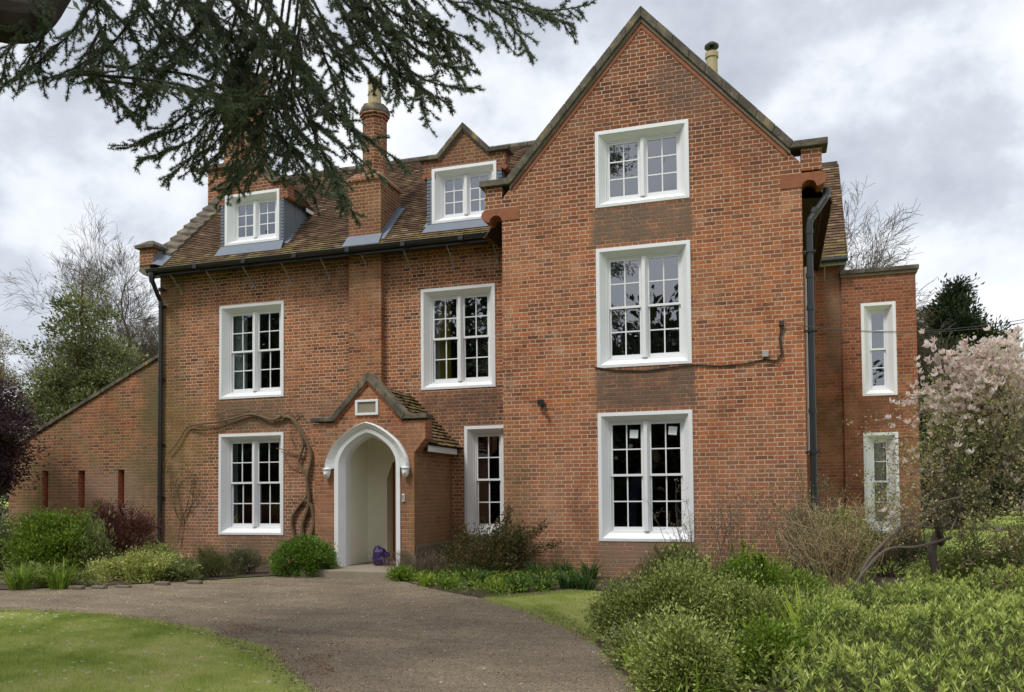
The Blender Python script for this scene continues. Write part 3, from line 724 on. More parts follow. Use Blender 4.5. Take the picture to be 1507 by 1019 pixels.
# kneelers
pa.box(px1, -6.26, PYF, PYF+.3, 2.32, 2.66); pa.box(-8.72, px0, PYF, PYF+.3, 2.32, 2.66)
pa.add([(px1, PYF, 2.05), (-6.26, PYF, 2.32), (px1, PYF, 2.32), (px1, PYF+.3, 2.05), (-6.26, PYF+.3, 2.32), (px1, PYF+.3, 2.32)], [(0, 1, 2), (5, 4, 3), (0, 3, 4, 1)])
pw = pa.build('porch', 'porch_brick', H)
copings(pc, 3.62, 1.05, 2.78, 1.24, .17, .09, PYF-.06, PYF+.3, parent=pw, nseg=4)
under(pc, 3.455, 1.05, 2.7, 0, .055, 0, PYF-.03, PYF+.05, 'terracotta', pw)
q = math.hypot(1, 1)
for sg in (-1, 1):
    tiles('porch_roof', (pc+sg*1.17, PYF+.28, 3.38-1.17), (0, 1, 0), (-sg/q, 0, 1/q), WY-PYF-.28, 1.17*q, parent=pw, gauge=.11, jit=3.)
B2 = MB(); B2.quad((pc+1.17, PYF+.28, 2.2), (pc+1.17, WY, 2.2), (pc, WY, 3.37), (pc, PYF+.28, 3.37)); B2.quad((pc-1.17, PYF+.28, 2.2), (pc, PYF+.28, 3.37), (pc, WY, 3.37), (pc-1.17, WY, 2.2)); B2.build('boarding', 'bark_dark', pw)
B2 = MB(); B2.box(-6.345, -6.32, PYF+.3, WY-.12, 2.08, 2.2); B2.build('eaves_board', 'white_paint', pw)
B2 = MB(); B2.box(-6.485, -6.34, PYF+.3, WY-.05, 2.13, 2.18); B2.build('soffit', 'bark_dark', pw)
B2 = MB(); B2.prism([(px1+.005, GZ-.2), (px1+.03, GZ-.2), (px1+.03, .26), (px1+.005, .3)], PYF+.05, WY-.01); B2.box(ac+.72, px1+.03, PYF-.012, PYF+.05, GZ-.2, .1); B2.build('plinth', 'stone', pw)
# white moulded surround
S_ = MB(); strip(S_, A_out, PYF+.01, A_out, PYF-.03, FZ); strip(S_, A_out, PYF-.03, A_mid, PYF-.02, FZ); strip(S_, A_mid, PYF-.02, A_in, PYF+.13, FZ); strip(S_, A_in, PYF+.13, A_in, PYF+.3, FZ)
S_.build('arch_surround', 'white_paint', pw)
def strip2(M, A, ya, B, yb):
    a = [(-x, z) for x, z in A]+[(x, z) for x, z in A[:-1][::-1]]; b = [(-x, z) for x, z in B]+[(x, z) for x, z in B[:-1][::-1]]
    for i in range(len(a)-1): M.quad((ac+a[i][0], ya, a[i][1]), (ac+a[i+1][0], ya, a[i+1][1]), (ac+b[i+1][0], yb, b[i+1][1]), (ac+b[i][0], yb, b[i][1]))
S_ = MB(); A_hm = arch(.86, 1.74, 2.64)
strip2(S_, A_hood, PYF+.01, A_hood, PYF-.06); strip2(S_, A_hood, PYF-.06, A_hm, PYF-.11); strip2(S_, A_hm, PYF-.11, A_hood_i, PYF-.06); strip2(S_, A_hood_i, PYF-.06, A_out, PYF-.015)
S_.build('hood_mould', 'white_paint', pw)
for sg in (-1, 1):   # carved head stops
    S_ = MB(); x = ac+sg*.835; S_.lathe(x, PYF-.07, [(.02, 1.58), (.05, 1.61), (.065, 1.66), (.075, 1.71), (.07, 1.74), (.085, 1.75), (.085, 1.77), (.03, 1.79)], 10); S_.box(x-.015, x+.015, PYF-.155, PYF-.12, 1.64, 1.69)
    S_.build('label_stop', 'white_paint', pw, smooth=True)
# interior of the porch
I_ = MB()
ix0, ix1, iy0, iy1 = -8.1, -6.68, PYF+.3, .8
I_.quad((ix0, iy0, FZ), (ix0, iy0, 2.6), (ix0, iy1, 2.6), (ix0, iy1, FZ)); I_.quad((ix1, iy0, FZ), (ix1, iy1, FZ), (ix1, iy1, 2.6), (ix1, iy0, 2.6))
dx = -7.66
I_.quad((ix0, iy1, FZ), (ix0, iy1, 2.6), (dx, iy1, 2.6), (dx, iy1, FZ)); I_.quad((dx, iy1, 2.05), (dx, iy1, 2.6), (ix1, iy1, 2.6), (ix1, iy1, 2.05))
I_.add([(dx, iy1, 1.6), (dx, iy1, 2.05), (dx+.3, iy1, 2.05), (dx+.12, iy1, 1.9)], [(0, 1, 2, 3)])
I_.quad((dx, iy1, FZ), (dx, iy1, 1.9), (dx, iy1+.28, 1.9), (dx, iy1+.28, FZ))
I_.quad((ix0, iy0, 2.6), (ix1, iy0, 2.6), (ix1, iy1, 2.6), (ix0, iy1, 2.6))
def back(M):
    ol = full(A_in, FZ)
    for i in range(1, len(ol)-2):
        (xa, za), (xb, zb) = ol[i], ol[i+1]
        if abs(xb-xa) < 1e-5: continue
        M.quad((ac+xa, iy0, za), (ac+xb, iy0, zb), (ac+xb, iy0, 2.6), (ac+xa, iy0, 2.6))
    M.quad((ix0, iy0, FZ), (ac-.535, iy0, FZ), (ac-.535, iy0, 2.6), (ix0, iy0, 2.6)); M.quad((ac+.535, iy0, FZ), (ix1, iy0, FZ), (ix1, iy0, 2.6), (ac+.535, iy0, 2.6))
back(I_)
I_.box(ix0+.001, ix0+.016, iy0+.05, iy1, FZ, FZ+.2); I_.box(ix0+.001, ix0+.01, iy0+.05, iy1, 1.12, 1.15); I_.box(ix0, dx, iy1-.014, iy1-.001, FZ, FZ+.2)
I_.build('lining', 'cream_plaster', pw)
d_ = MB(); 
for i in range(6): d_.box(dx+.01+i*.135, dx+.14+i*.135, iy1+.28, iy1+.33, FZ, 2.05)
dd = d_.build('door', 'wood_door', H)
d_ = MB(); d_.tube([(dx+.12, iy1+.25, .95), (dx+.12, iy1+.2, .95)], .025, 10); d_.build('handle', 'black_metal', dd)
s_ = MB(); s_.box(-8.5, -6.55, -1.15, 1.75, GZ-.1, FZ); s_.build('step', 'step_stone', H, bevel=.02)
s_ = MB(); s_.box(-9.35, -8.85, .2, 1.45, GZ-.1, GZ+.09); s_.build('paving_slab', 'step_stone', H, bevel=.02)
# plaque
s_ = MB(); a0, a1, b0, b1 = -7.72, -7.23, 2.79, 3.09
for (x0, x1, z0, z1) in ((a0, a1, b0, b0+.045), (a0, a1, b1-.045, b1), (a0, a0+.05, b0+.045, b1-.045), (a1-.05, a1, b0+.045, b1-.045)): s_.box(x0, x1, PYF-.035, PYF+.01, z0, z1)
pl = s_.build('plaque', 'white_paint', pw, bevel=.006); s_ = MB(); s_.box(a0+.05, a1-.05, PYF-.008, PYF+.01, b0+.045, b1-.045); s_.build('worn_panel', 'step_stone', pl)
s_ = MB(); s_.box(-6.735, -6.685, PYF-.03, PYF, 1.12, 1.27); db = s_.build('doorbell', 'white_paint', H, bevel=.008); s_ = MB(); s_.box(-6.72, -6.70, PYF-.034, PYF-.028, 1.14, 1.25); s_.build('button_plate', 'black_metal', db)
# fittings on the gable wall
s_ = MB(); p = onY(797, 592, -.06); s_.box(p.x-.06, p.x+.05, -.13, -.03, p.z-.05, p.z+.04); s_.box(p.x-.02, p.x+.02, -.03, 0, p.z-.03, p.z+.03); s_.tube([(p.x+.03, -.1, p.z-.06), (p.x+.06, -.2, p.z-.08)], [.03, .045], 10)
s_.build('security_light', 'black_metal', H)
s_ = MB(); p = onY(1127, 521, 0); s_.box(p.x-.06, p.x+.05, -.06, 0, p.z-.06, p.z+.05); s_.build('junction_box', 'grey_box', H, bevel=.008)
s_ = MB(); q1 = [onY(x, y, -.02) for x, y in [(875, 541), (905, 545), (950, 546), (985, 541), (1020, 537), (1060, 539), (1100, 535), (1125, 529), (1143, 531), (1150, 521), (1147, 500), (1150, 478)]]
s_.tube(q1, .012, 6); s_.tube([v+Vector((.03, -.01, -.05)) for v in q1[7:]], .008, 6)
q1b = [onY(x, y, -.02) for x, y in [(1100, 536), (1090, 600), (1086, 650)]]
s_.box(q1[-1].x-.04, q1[-1].x+.04, -.08, 0, q1[-1].z-.02, q1[-1].z+.06)
s_.build('wall_cable', 'cable', H)
s_ = MB()
A0 = Vector((q1[-1].x, -.05, q1[-1].z+.03))
for dz, ey in ((0, 445), (.0, 452)):
    B0 = onY(1700, ey-22, -1.0)
    pts = [A0.lerp(B0, t/14)+Vector((0, 0, -.35*4*(t/14)*(1-t/14)-dz)) for t in range(15)]; s_.tube(pts, .005, 5)
tag(s_.build('overhead_cable', 'cable'), 'thin pair of overhead cables running right from the tall gable', 'cable')
# terracotta ground-floor notices in the low gable window
for i, (x, y, s) in enumerate(((933, 639, 12), (990, 634, 12))):
    p = onY(x, y, .19); d = .075; a = R(-3 if i == 0 else -6)
    P2 = [Vector((p.x, .19, p.z))+Vector((math.cos(a)*u-math.sin(a)*v, 0, math.sin(a)*u+math.cos(a)*v)) for u, v in ((-d, -d), (d, -d), (d, d), (-d, d))]
    mm = MB(); mm.add([tuple(v+Vector((0, -.004, 0))) for v in P2]+[tuple(v) for v in P2], [(0, 1, 2, 3), (7, 6, 5, 4), (0, 4, 5, 1), (1, 5, 6, 2), (2, 6, 7, 3), (3, 7, 4, 0)])
    tag(mm.build('paper_note', 'paper'), ['white square paper stuck inside the left sash of the low gable window', 'white square paper stuck inside the right sash of the low gable window'][i], 'paper')

# --- right wing and flat topped tower bay
W_ = MB(); W_.quad((GX1, TY+.06, GZ-.2), (1.5, TY+.06, GZ-.2), (1.5, TY+.06, 6.55), (GX1, TY+.06, 6.55))
W_.build('wing_wall', 'wing_brick', H)
tw = [(1.89, 2.607, 3.38, 5.463), (1.885, 2.6, .33, 2.56)]
W_ = MB(); wall_cells(W_, 1.5, 3.02, GZ-.2, 6.1, [(a+.01, b-.01, c+.01, d-.01) for a, b, c, d in tw], TY)
W_.quad((3.02, TY, GZ-.2), (3.02, 7.6, GZ-.2), (3.02, 7.6, 6.1), (3.02, TY, 6.1)); W_.quad((1.5, TY, GZ-.2), (1.5, TY, 6.1), (1.5, TY+.3, 6.1), (1.5, TY+.3, GZ-.2)); W_.quad((1.5, 7.6, 6.1), (1.5, TY, 6.1), (3.02, TY, 6.1), (3.02, 7.6, 6.1))
W_.quad((1.5, TY+.3, 6), (1.5, 7.6, 6), (1.5, 7.6, 6.2), (1.5, TY+.3, 6.2)); W_.quad((1.5, 7.6, GZ), (1.5, 7.6, 6.2), (3.02, 7.6, 6.2), (3.02, 7.6, GZ))
W_.build('bay_wall', 'wing_brick', H)
C_ = MB()
for a, b in ((1.46, 2.0), (2.005, 2.5), (2.505, 3.09)): C_.box(a, b, TY-.07, 7.65, 6.14, 6.24)
C_.build('coping', 'coping_stone', H, bevel=.012)
C_ = MB(); C_.box(1.48, 3.06, TY-.035, 7.63, 6.08, 6.138); C_.build('moulded_course', 'stone', H)
window(*tw[0], TY, lights=1, cols=1); window(*tw[1], TY, lights=1, cols=1, curtain=[(1.95, 2.55, 'blind')])
th_ = 1.4; n_ = math.hypot(1, th_)
tiles('wing_roof', (.85, 5.0, 6.5), (1, 0, 0), (0, 1/n_, th_/n_), .78, 2.05*n_, parent=H)
B_ = MB(); B_.quad((.6, 5.0, 6.48), (1.62, 5.0, 6.48), (1.62, 7.05, 9.35), (.6, 7.05, 9.35)); B_.quad((1.62, 5.0, 6.48), (1.62, 7.6, 6.48), (1.62, 7.05, 9.35), (1.62, 7.0, 9.35)); B_.box(.85, 1.58, 4.98, 5.28, 6.4, 6.47); B_.build('roof_boarding', 'bark_dark', H)
B_ = MB(); B_.box(.82, 1.6, 6.98, 7.15, 9.33, 9.43); B_.build('ridge_tiles', 'coping_stone', H)
G = MB(); G.tube([(.84, 4.94, 6.44), (1.62, 4.94, 6.44)], .06, 10); G.build('gutter', 'black_metal', H)
b = MB(); b.tube([(1.14, 4.98, 6.36), (1.14, 5.25, 6.05)], .012, 6); b.build('gutter_bracket', 'zinc_bracket', H)
b = MB(); b.box(.8, 1.6, 5.0, 5.03, 6.33, 6.4); b.build('eaves_board', 'grey_box', H)

# ================================================================== person at the window, bag, mat
def person():
    root = empty('person', (-2.45, .75, .2), 'person in a dark jacket bending forward behind the low gable window', 'person')
    J = [((-2.55, .8, 1.05), .15, None), ((-2.5, .8, 1.35), .16, 0), ((-2.4, .78, 1.6), .17, 1), ((-2.28, .76, 1.72), .065, 2), ((-2.2, .74, 1.78), .085, 3), ((-2.14, .73, 1.88), .1, 4), ((-2.12, .73, 1.95), .07, 5),
         ((-2.42, .6, 1.6), .075, 2), ((-2.36, .52, 1.36), .055, 7), ((-2.12, .5, 1.33), .038, 8), ((-2.04, .5, 1.33), .035, 9), ((-2.4, .98, 1.6), .075, 2), ((-2.35, 1.0, 1.35), .055, 11), ((-2.12, .9, 1.3), .035, 12),
         ((-2.55, .7, .95), .11, 0), ((-2.52, .7, .55), .08, 14), ((-2.52, .7, -.1), .05, 15), ((-2.6, .9, .95), .11, 0), ((-2.6, .9, .5), .08, 17), ((-2.6, .9, -.1), .05, 18)]
    me = bpy.data.meshes.new('body'); me.from_pydata([j[0] for j in J], [(j[2], i) for i, j in enumerate(J) if j[2] is not None], [])
    o = link('body', me, 'navy', root)
    sk = o.modifiers.new('s', 'SKIN')
    for i, j in enumerate(J): me.skin_vertices[0].data[i].radius = (j[1], j[1])
    me.skin_vertices[0].data[0].use_root = True
    sb = o.modifiers.new('u', 'SUBSURF'); sb.levels = 1; sb.render_levels = 2
    h = MB(); h.lathe(-2.13, .73, [(.03, 1.8), (.08, 1.83), (.098, 1.9), (.09, 1.97), (.04, 2.02)], 12); h.tube([(-2.05, .7, 1.9), (-2.01, .69, 1.88)], [.02, .012], 6)
    h.build('head', 'skin', root, smooth=True)
    h = MB(); h.lathe(-2.15, .75, [(.09, 1.93), (.1, 1.98), (.07, 2.04), (.02, 2.06)], 12); h.build('hair', 'grey_box', root, smooth=True)
    h = MB(); h.tube([(-2.05, .5, 1.33), (-1.99, .5, 1.33)], .035, 8)
    for k in range(5): h.tube([(-2.0, .48+k*.015, 1.35-.01*k), (-1.95, .48+k*.015, 1.33-.012*k), (-1.94, .48+k*.015, 1.30-.01*k)], [.009, .009, .007], 6)
    h.build('hand', 'skin', root, smooth=True)
person()
p = onY(570, 818, -.1)
bm_ = MB()
bp = Vector((-7.42, .0, FZ))
for i, (dx_, dy_, r_, h_) in enumerate(((0, 0, .13, .34), (.09, .04, .1, .26), (-.08, .05, .09, .37))):
    prof = [(r_*k, FZ+h_*z+.003) for k, z in ((.7, 0), (1, .12), (1.08, .35), (.9, .6), (1.0, .78), (.75, .92), (.35, 1))]
    bm_.lathe(bp.x+dx_, bp.y+dy_, prof, 9, i*.3)
for i in range(len(bm_.v)):
    v = bm_.v[i]; bm_.v[i] = (v[0]+rnd.uniform(-.018, .018), v[1]+rnd.uniform(-.018, .018), max(FZ+.002, v[2]+rnd.uniform(-.015, .015)))
tag(bm_.build('bag', 'purple_bag'), 'crumpled purple bag on the porch floor by the open door', 'bag')
d_ = MB(); d_.box(-7.45, -6.75, -.1, .5, FZ+.001, FZ+.018); tag(d_.build('doormat', 'doormat'), 'brown doormat on the porch floor', 'mat')

# ================================================================== GROUND
def inpoly(P, poly):
    x, y = P[:, 0], P[:, 1]; c = np.zeros(len(P), bool); n = len(poly); j = n-1
    for i in range(n):
        xi, yi = poly[i]; xj, yj = poly[j]
        cond = ((yi > y) != (yj > y)) & (x < (xj-xi)*(y-yi)/(yj-yi+1e-12)+xi); c ^= cond; j = i
    return c
def gpts(px, z=GZ): return [tuple(onZ(x, y, z)[:2]) for x, y in px]
def ground_mat():
    M, t, b = newmat('lawn_ground')
    pos = t.new('ShaderNodeNewGeometry').outputs['Position']
    c = t.ramp(t.noise(pos, 2.2, 6, .7), [(.3, (.2, .28, .05)), (.5, (.3, .38, .075)), (.62, (.4, .44, .13)), (.75, (.46, .4, .22))])
    c = t.mix(.6, c, t.mix(t.noise(pos, 60, 4, .8), (.4, .4, .4), (1.5, 1.5, 1.5)), 'MULTIPLY')
    t.put(b.inputs['Base Color'], c); b.inputs['Roughness'].default_value = .95; b.inputs['Specular IOR Level'].default_value = .1
    bn = t.new('ShaderNodeBump', None, Strength=.8, Distance=.02, Height=t.noise(pos, 90, 4)); t.put(b.inputs['Normal'], bn.outputs[0])
    return M
MAT['lawn_ground'] = ground_mat()
def drive_mat():
    M, t, b = newmat('drive_gravel')
    pos = t.new('ShaderNodeNewGeometry').outputs['Position']
    vo = t.new('ShaderNodeTexVoronoi', None, Scale=110.); t.put(vo.inputs['Vector'], pos)
    v2 = t.new('ShaderNodeTexVoronoi', None, Scale=28.); t.put(v2.inputs['Vector'], pos)
    rv = t.new('ShaderNodeSeparateXYZ', None, i0=vo.outputs['Color']).outputs[0]
    base = t.ramp(t.noise(pos, .8, 6, .7), [(.3, sr(118, 109, 95)), (.5, sr(138, 127, 110)), (.7, sr(158, 145, 124))])
    st = t.ramp(rv, [(0, (.45, .42, .4)), (.5, (.9, .88, .86)), (.85, (1.3, 1.25, 1.2)), (1, (2.0, 1.9, 1.75))])
    c = t.mix(.8, base, st, 'MULTIPLY')
    c = t.mix(.55, c, t.mix(t.noise(t.new('ShaderNodeMapping', None, Vector=pos, Scale=(1, 1.6, 1)).outputs[0], 16, 5, .8), (.45, .45, .45), (1.55, 1.5, 1.42)), 'MULTIPLY')
    rust = t.smooth(t.noise(pos, 1.1, 5, .7), .6, .75, 0, .55)
    c = t.mix(rust, c, sr(146, 116, 90))
    tr_ = t.noise(t.new('ShaderNodeMapping', None, Vector=pos, Scale=(.5, 2.2, 1)).outputs[0], 1.3, 6, .7)
    c = t.mix(t.smooth(tr_, .35, .65, .55, 0), c, t.mix(1., c, (.62, .62, .62), 'MULTIPLY'))
    mossn = t.smooth(t.noise(pos, 1.7, 5, .75), .62, .74, 0, .4)
    c = t.mix(mossn, c, sr(104, 98, 50))
    t.put(b.inputs['Base Color'], c); b.inputs['Roughness'].default_value = .92; b.inputs['Specular IOR Level'].default_value = .2
    h = t.math('ADD', t.math('MULTIPLY', vo.outputs['Distance'], -.8), t.math('MULTIPLY', t.noise(pos, 30, 3), .6))
    bn = t.new('ShaderNodeBump', None, Strength=.9, Distance=.012, Height=h); t.put(b.inputs['Normal'], bn.outputs[0])
    return M
MAT['drive_gravel'] = drive_mat()
def sheet(name, poly, z, mat, label=None):
    me = bpy.data.meshes.new(name); n = len(poly)
    me.from_pydata([(x, y, z) for x, y in poly], [], [tuple(range(n))]); me.update()
    o = link(name, me, mat); tag(o, kind='structure'); return o
S = 600
sheet('ground', [(-S, -S), (S, -S), (S, S), (-S, S)], GZ-.02, 'lawn_ground')
def wig(poly, amp=.05, n=6):
    out = []
    for i in range(len(poly)):
        a = poly[i]; b = poly[(i+1) % len(poly)]; L = math.dist(a, b); k = max(1, min(60, int(L/.15)))
        if L > 12: k = 1
        for j in range(k):
            t_ = j/k; out.append((a[0]+(b[0]-a[0])*t_+rnd.uniform(-amp, amp)*(k > 1), a[1]+(b[1]-a[1])*t_+rnd.uniform(-amp, amp)*(k > 1)))
    return out
drive_px_top = [(-150, 873), (0, 868), (150, 862), (290, 855), (400, 848), (470, 843), (560, 846), (600, 856), (650, 868), (720, 882), (790, 898), (850, 925), (890, 960), (930, 1000), (960, 1040), (1000, 1100)]
drive_px_bot = [(520, 1100), (470, 1040), (445, 1010), (415, 985), (375, 960), (330, 940), (250, 920), (150, 906), (60, 901), (0, 899), (-150, 897)]
drive = gpts(drive_px_top)+[(1.0, -12.2), (1.0, -20), (-5, -20), (-3.6, -13)]+gpts(drive_px_bot)
me = sheet('driveway', wig(drive, .06), GZ-.010, 'drive_gravel')
lawn_poly = gpts([(-150, 897), (0, 899), (60, 901), (150, 906), (250, 920), (330, 940), (375, 960), (415, 985), (445, 1010), (470, 1040), (200, 1060), (-200, 1060)])
mid_grass = gpts([(715, 880), (780, 872), (850, 868), (900, 872), (905, 900), (900, 925), (870, 940), (850, 925), (790, 898)])
# planting soil
bedL = gpts([(-200, 874), (0, 867), (150, 861), (290, 854), (400, 847), (466, 842)])+[(-8.7, 1.6), (-20, 1.6), (-22, -1)]
sheet('soil_bed', wig(bedL, .03), GZ-.004, 'soil')
bedM = gpts([(572, 848), (600, 857), (650, 869), (720, 881), (790, 876), (890, 868)])+[(-3.2, -.02), (-4.85, -.02), (-4.85, 1.5), (-6.45, 1.5), (-6.45, -.4)]
sheet('soil_bed', wig(bedM, .03), GZ-.004, 'soil')
bedR = gpts([(892, 868), (905, 900), (900, 925), (875, 942), (905, 975), (940, 1010), (965, 1045)])+[(1.2, -12), (5, -12), (7.5, -6), (4.2, -3), (4.2, 1.5), (.5, 2), (.5, 0), (-3.2, -.02)]
sheet('soil_bed', wig(bedR, .03), GZ-.004, 'soil')
# brick and stone edging on the left bed
ed = gpts([(-100, 876), (0, 872), (60, 869), (130, 866), (200, 863), (250, 860), (300, 858)])
edg = empty('edging', (*ed[3], GZ), 'low row of worn stones edging the left flower bed', 'edging')
for (a, b) in zip(ed[:-1], ed[1:]):
    L_ = math.dist(a, b); k = max(1, round(L_/.3))
    for j in range(k):
        p = Vector((*a, 0)).lerp(Vector((*b, 0)), (j+.5)/k); w_, h_ = .14, rnd.uniform(.03, .055)
        if rnd.random() < .15: continue
        y_ = rnd.uniform(-.03, .03); MB().box(p.x-w_, p.x+w_, p.y+y_-.05, p.y+y_+.05, GZ-.02, GZ+h_).build('stone', 'stone', edg, bevel=.02)

def rand_in(poly, n, dens=None):
    P = np.array(poly); lo, hi = P.min(0), P.max(0); out = np.zeros((0, 2))
    while len(out) < n:
        q = rs.uniform(lo, hi, (n*3, 2)); q = q[inpoly(q, poly)]
        if dens is not None: q = q[rs.rand(len(q)) < dens(q)]
        out = np.vstack([out, q])
    return out[:n]
_ln = [(rs.normal(0, s_, 2), rs.rand()*6.28, 1/s_**.5) for s_ in (1.5, 2, 3, 4, 6, 8, 11, 15, 20) for _ in range(3)]
def lawn_noise(q):
    v = sum(a*np.sin(q@k+p) for k, p, a in _ln); return np.clip(.5+v*.16, 0, 1)
def grass(name, poly, n, hmin, hmax, mat='leaf_grass', wd=.006):
    q = rand_in(poly, n); nz = lawn_noise(q)
    P = np.c_[q, np.full(len(q), GZ-.018)]
    D = nrm(np.c_[rs.normal(0, .45, (n, 2)), np.ones(n)]); L = rs.uniform(hmin, hmax, n)*(.6+.8*nz)
    S_ = nrm(np.cross(D, rs.normal(size=(n, 3)))); 
    V = np.stack([P-S_*wd/2, P+S_*wd/2, P+D*L[:, None]], 1)
    o = link(name, fastmesh(name, V, 3, np.clip(.5+.2*rs.normal(size=n)-.75*(nz-.5), 0, 1)), mat); return tag(o, kind='stuff')
tag(grass('lawn_grass', lawn_poly, 260000, .02, .05), 'short mossy lawn grass in front of the drive', 'grass')
tag(grass('lawn_grass', mid_grass, 40000, .02, .05), 'small patch of short grass between drive and shrubs', 'grass')
def edge_grass(pts, n, w=.09):
    seg = list(zip(pts[:-1], pts[1:])); L_ = np.array([math.dist(a, b) for a, b in seg]); k_ = rs.choice(len(seg), n, p=L_/L_.sum()); t_ = rs.rand(n)[:, None]
    A = np.array([s_[0] for s_ in seg])[k_]; B = np.array([s_[1] for s_ in seg])[k_]; q = A*(1-t_)+B*t_; q = q+np.sin(q[:, :1]*9+q[:, 1:]*7)*.05+rs.normal(0, w*.6, (n, 2))
    P = np.c_[q, np.full(n, GZ-.015)]; D = nrm(np.c_[rs.normal(0, .5, (n, 2)), np.ones(n)]); S_ = nrm(np.cross(D, rs.normal(size=(n, 3))))
    V = np.stack([P-S_*.003, P+S_*.003, P+D*rs.uniform(.02, .055, n)[:, None]], 1); return link('edge_grass', fastmesh('edge_grass', V, 3, rs.rand(n)), 'leaf_grass')
tag(edge_grass(lawn_poly[:10], 26000), 'ragged grass creeping over the drive edge of the lawn', 'grass', kind='stuff')
tag(edge_grass(mid_grass[5:]+mid_grass[:1], 9000), 'ragged grass at the drive edge of the small patch', 'grass', kind='stuff')
tag(grass('tall_grass', gpts([(165, 990), (200, 982), (245, 985), (262, 996), (200, 1002), (160, 1000)]), 900, .04, .08, 'leaf_grass'), 'darker tuft of longer grass in the lawn', 'grass')
# edges where grass meets gravel, strewn petals
q = rand_in(lawn_poly, 150, lambda q: .15+.85*(np.sin(q[:, 0]*3)*np.sin(q[:, 1]*4) > .3)); n = len(q)
V = []
for x, y in q:
    a0 = rs.rand()*6; z = GZ+.02
    for k in range(5):
        a = a0+k*1.257; V.append([(x, y, z), (x+.012*math.cos(a-.4), y+.012*math.sin(a-.4), z+.004), (x+.02*math.cos(a), y+.02*math.sin(a), z), (x+.012*math.cos(a+.4), y+.012*math.sin(a+.4), z+.004)])
tag(leafobj('daisy_flowers', 'leaf_petal', None, np.array(V), np.full(len(V), .98)), 'scattered small white daisies in the lawn', 'flowers', kind='stuff')
q = rand_in(drive, 700, lambda q: (q[:, 1] > -11)*1.); n = len(q)
tag(leafobj('fallen_petals', 'leaf_petal', None, leafV(np.c_[q, np.full(n, GZ-.006)], np.c_[rs.normal(size=(n, 2)), rs.rand(n)*.15], rs.uniform(.012, .035, n), rs.uniform(.008, .018, n), .1), rs.rand(n)), 'tiny fallen petals and chips strewn over the drive', 'petals', kind='stuff')
q = rand_in(drive, 9000, lambda q: (q[:, 1] > -11)*1.); n = len(q)
tag(leafobj('gravel_chips', 'leaf_brown', None, leafV(np.c_[q, np.full(n, GZ-.008)], np.c_[rs.normal(size=(n, 2)), rs.rand(n)*.3], rs.uniform(.008, .02, n), rs.uniform(.006, .014, n), .3), rs.rand(n)**.7), 'loose gravel chips on the drive', 'gravel', kind='stuff')

V = []
for (a, b) in list(zip(lawn_poly[:-3], lawn_poly[1:-2]))+list(zip(mid_grass[5:-1], mid_grass[6:])):
    m_ = int(math.dist(a, b)*170); t_ = rs.rand(m_)[:, None]; P = np.array(a)*(1-t_)+np.array(b)*t_+rs.normal(0, .07, (m_, 2)); P = np.c_[P, np.full(m_, GZ-.006)+rs.rand(m_)*.02]
    V.append(leafV(P, np.c_[rs.normal(size=(m_, 2)), rs.rand(m_)*.5], rs.uniform(.015, .04, m_), .014, .3))
V = np.concatenate(V); tag(leafobj('leaf_fragments', 'leaf_brown', None, V, rs.rand(len(V))*.8), 'brown leaf fragments gathered along the lawn edge', 'leaf litter', kind='stuff')

P0 = gpts([(350, 945), (420, 985), (480, 975), (520, 950), (440, 925), (300, 912)])
q = np.concatenate([rand_in(P0, 700, lambda q: lawn_noise(q)**2), rand_in(gpts([(445, 1010), (415, 985), (480, 975), (530, 1010), (540, 1050), (470, 1045)]), 220, lambda q: lawn_noise(q)**2)]); m_ = len(q)
tag(leafobj('leaf_debris', 'leaf_rust', None, leafV(np.c_[q, np.full(m_, GZ-.005)+rs.rand(m_)*.012], np.c_[rs.normal(size=(m_, 2)), rs.rand(m_)*.5], rs.uniform(.012, .035, m_), .012, .3), rs.rand(m_)), 'rusty brown leaf debris drifted on the drive beside the lawn', 'leaf litter', kind='stuff')

